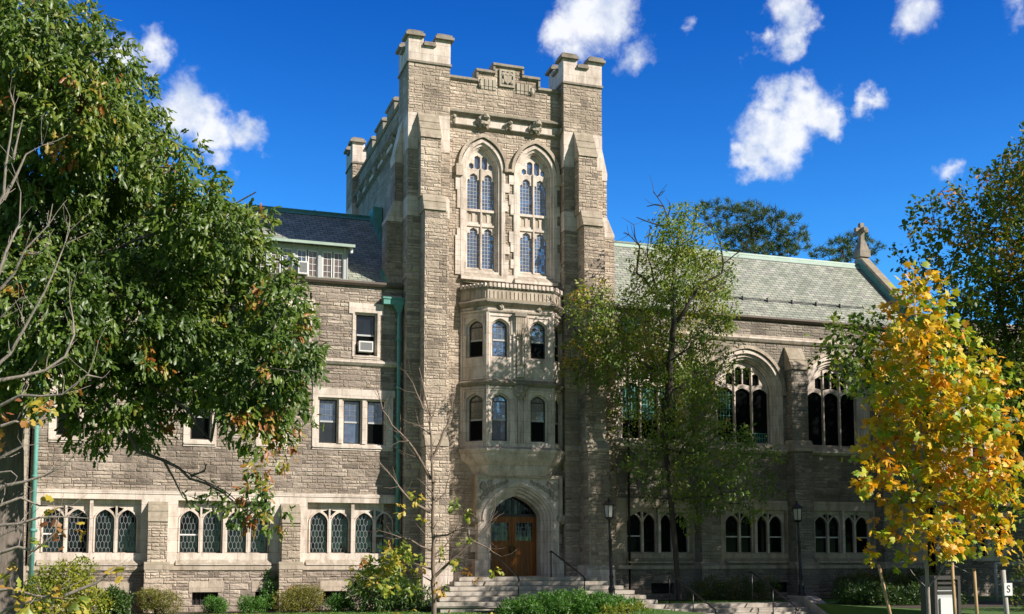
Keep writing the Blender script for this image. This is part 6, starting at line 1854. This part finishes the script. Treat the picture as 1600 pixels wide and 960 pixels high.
def grass():
    n = 60000
    x = RNG.uniform(-4.5, 15.2, n)
    y = RNG.uniform(-9.5, -2.2, n)
    x2 = RNG.uniform(15.0, 27, 14000); y2 = RNG.uniform(-3.4, -2.0, 14000)
    x = np.concatenate([x, x2]); y = np.concatenate([y, y2])
    m = ~((x > 10.8) & (x < 15.8) & (y > -4.95))
    x, y = x[m], y[m]
    z = np.array([ground_h(a, b) for a, b in zip(x, y)])
    N = len(x)
    ax = unit(np.stack([RNG.normal(size=N) * .35, RNG.normal(size=N) * .35, np.ones(N)], 1))
    L = RNG.uniform(.035, .075, N)
    t = .45 + .25 * noise3(np.stack([x, y, z], 1), .9, 3) + RNG.normal(size=N) * .15
    o = leaf_mesh('grass', 'blade', np.stack([x, y, z - .005], 1), ax, unit(RNG.normal(size=(N, 3))), L, L * 1.8, t, 'grass_blade')
    tag(o, 'bright green mown lawn along the foot of the building', 'grass', kind='stuff')
    n = 260
    x = RNG.uniform(-2, 14, n); y = RNG.uniform(-9, -2.6, n)
    z = np.array([ground_h(a, b) for a, b in zip(x, y)]) + .06
    ax = unit(np.stack([RNG.normal(size=n), RNG.normal(size=n), RNG.normal(size=n) * .25], 1))
    up = unit(np.stack([RNG.normal(size=n) * .3, RNG.normal(size=n) * .3, np.ones(n)], 1))
    L = RNG.uniform(.10, .17, n)
    o = leaf_mesh('leaves', 'oak', np.stack([x, y, z], 1), ax, up, L, L, .5 + .5 * RNG.random(n), 'leaf_sapling')
    tag(o, 'fallen yellow and brown leaves scattered on the lawn', 'leaves', kind='stuff')
grass()


# ------------------------------------------------------------ small things by the young tree
def stake(label, base, top, mat='stake_wood'):
    m = MB(mat)
    m.tube([base, top], [.034, .032], 7)
    o = m.build('tree_stake')
    o.data.transform(__import__('mathutils').Matrix.Translation(-Vector(base)))
    o.location = base
    tag(o, label, 'stake', 'wooden stakes round the young tree')
stake('brown leaning wooden stake left of the young yellow tree', (14.02, -21.45, -.05), (13.72, -21.3, 1.66))
stake('wooden stake nearest the right of the young tree trunk', (15.12, -21.75, -.05), (15.08, -21.74, 1.70))
stake('pale new wooden stake between the young tree and the signpost', (15.52, -21.9, -.05), (15.50, -21.85, 1.58))
def wire(label, a, b):
    m = MB('lead'); m.tube([a, ((a[0] + b[0]) / 2, (a[1] + b[1]) / 2, (a[2] + b[2]) / 2 - .03), b], .006, 4)
    o = m.build('guy_wire'); tag(o, label, 'wire', 'guy wires of the young tree')
wire('thin guy wire from the yellow tree trunk to the pale stake', (14.6, -21.6, 1.95), (15.50, -21.85, 1.45))
wire('thin guy wire from the yellow tree trunk to the leaning stake', (14.6, -21.6, 1.95), (13.74, -21.31, 1.55))

def signpost():
    T = thing('signpost', 'weathered white post carrying a small white sign with a black letter', 'signpost', (16.05, -22.05, 0))
    m = MB('weathered_post'); m.tube([(16.10, -22.06, -.05), (16.02, -22.04, 1.55)], [.05, .045], 8); m.build('post', T)
    m = MB('white_paint'); m.box(15.96, 16.15, -22.13, -22.10, 1.06, 1.30); p = m.build('sign', T)
    cu = bpy.data.curves.new('letter', 'FONT'); cu.body = 'S'; cu.size = .20; cu.extrude = .002; cu.align_x = 'CENTER'; cu.align_y = 'CENTER'
    tmp = bpy.data.objects.new('letter_curve', cu); me = bpy.data.meshes.new_from_object(tmp); bpy.data.objects.remove(tmp)
    t = bpy.data.objects.new('letter', me); C.objects.link(t); t.parent = p
    me.materials.clear(); me.materials.append(MATS['black_iron'])
    t.location = Vector((16.055, -22.134, 1.18)) - Vector(T.location); t.rotation_euler = (rad(90), 0, 0)
signpost()
def cabinet():
    x, y = 16.75, -19.5
    T = thing('utility_cabinet', 'grey cabinet with a white front panel standing behind the young tree trunk', 'cabinet', (x, y, 0))
    m = MB('grey_paint'); m.box(x - .27, x + .27, y, y + .4, 0, 1.15); m.build('body', T)
    m = MB('dark_sash'); m.box(x - .34, x - .27, y - .05, y + .42, 0, 1.32); m.box(x + .27, x + .34, y - .05, y + .42, 0, 1.32); m.box(x - .34, x + .34, y - .05, y + .42, 1.32, 1.40)
    for q in range(3): m.box(x - .24, x + .24, y - .03, y + .01, 1.02 + .1 * q, 1.07 + .1 * q)
    m.build('frame', T)
    m = MB('white_paint'); m.box(x - .18, x + .22, y - .04, y - .002, .25, .92); m.build('panel', T)
cabinet()
def rail_fence():
    T = thing('pipe_railing', 'pale pipe railing in front of the annex behind the signpost', 'railing', (33.0, -6.0, .2))
    m = MB('weathered_post'); m.tube([(30.0, -6, 1.6), (42, -6, 1.6)], .07, 8); m.tube([(30.0, -6, .95), (42, -6, .95)], .05, 8); m.build('rail', T)
    for x in np.arange(30, 42.1, 3.0):
        m = MB('weathered_post'); m.tube([(x, -6, .1), (x, -6, 1.62)], .06, 8); m.build('post', T)
rail_fence()
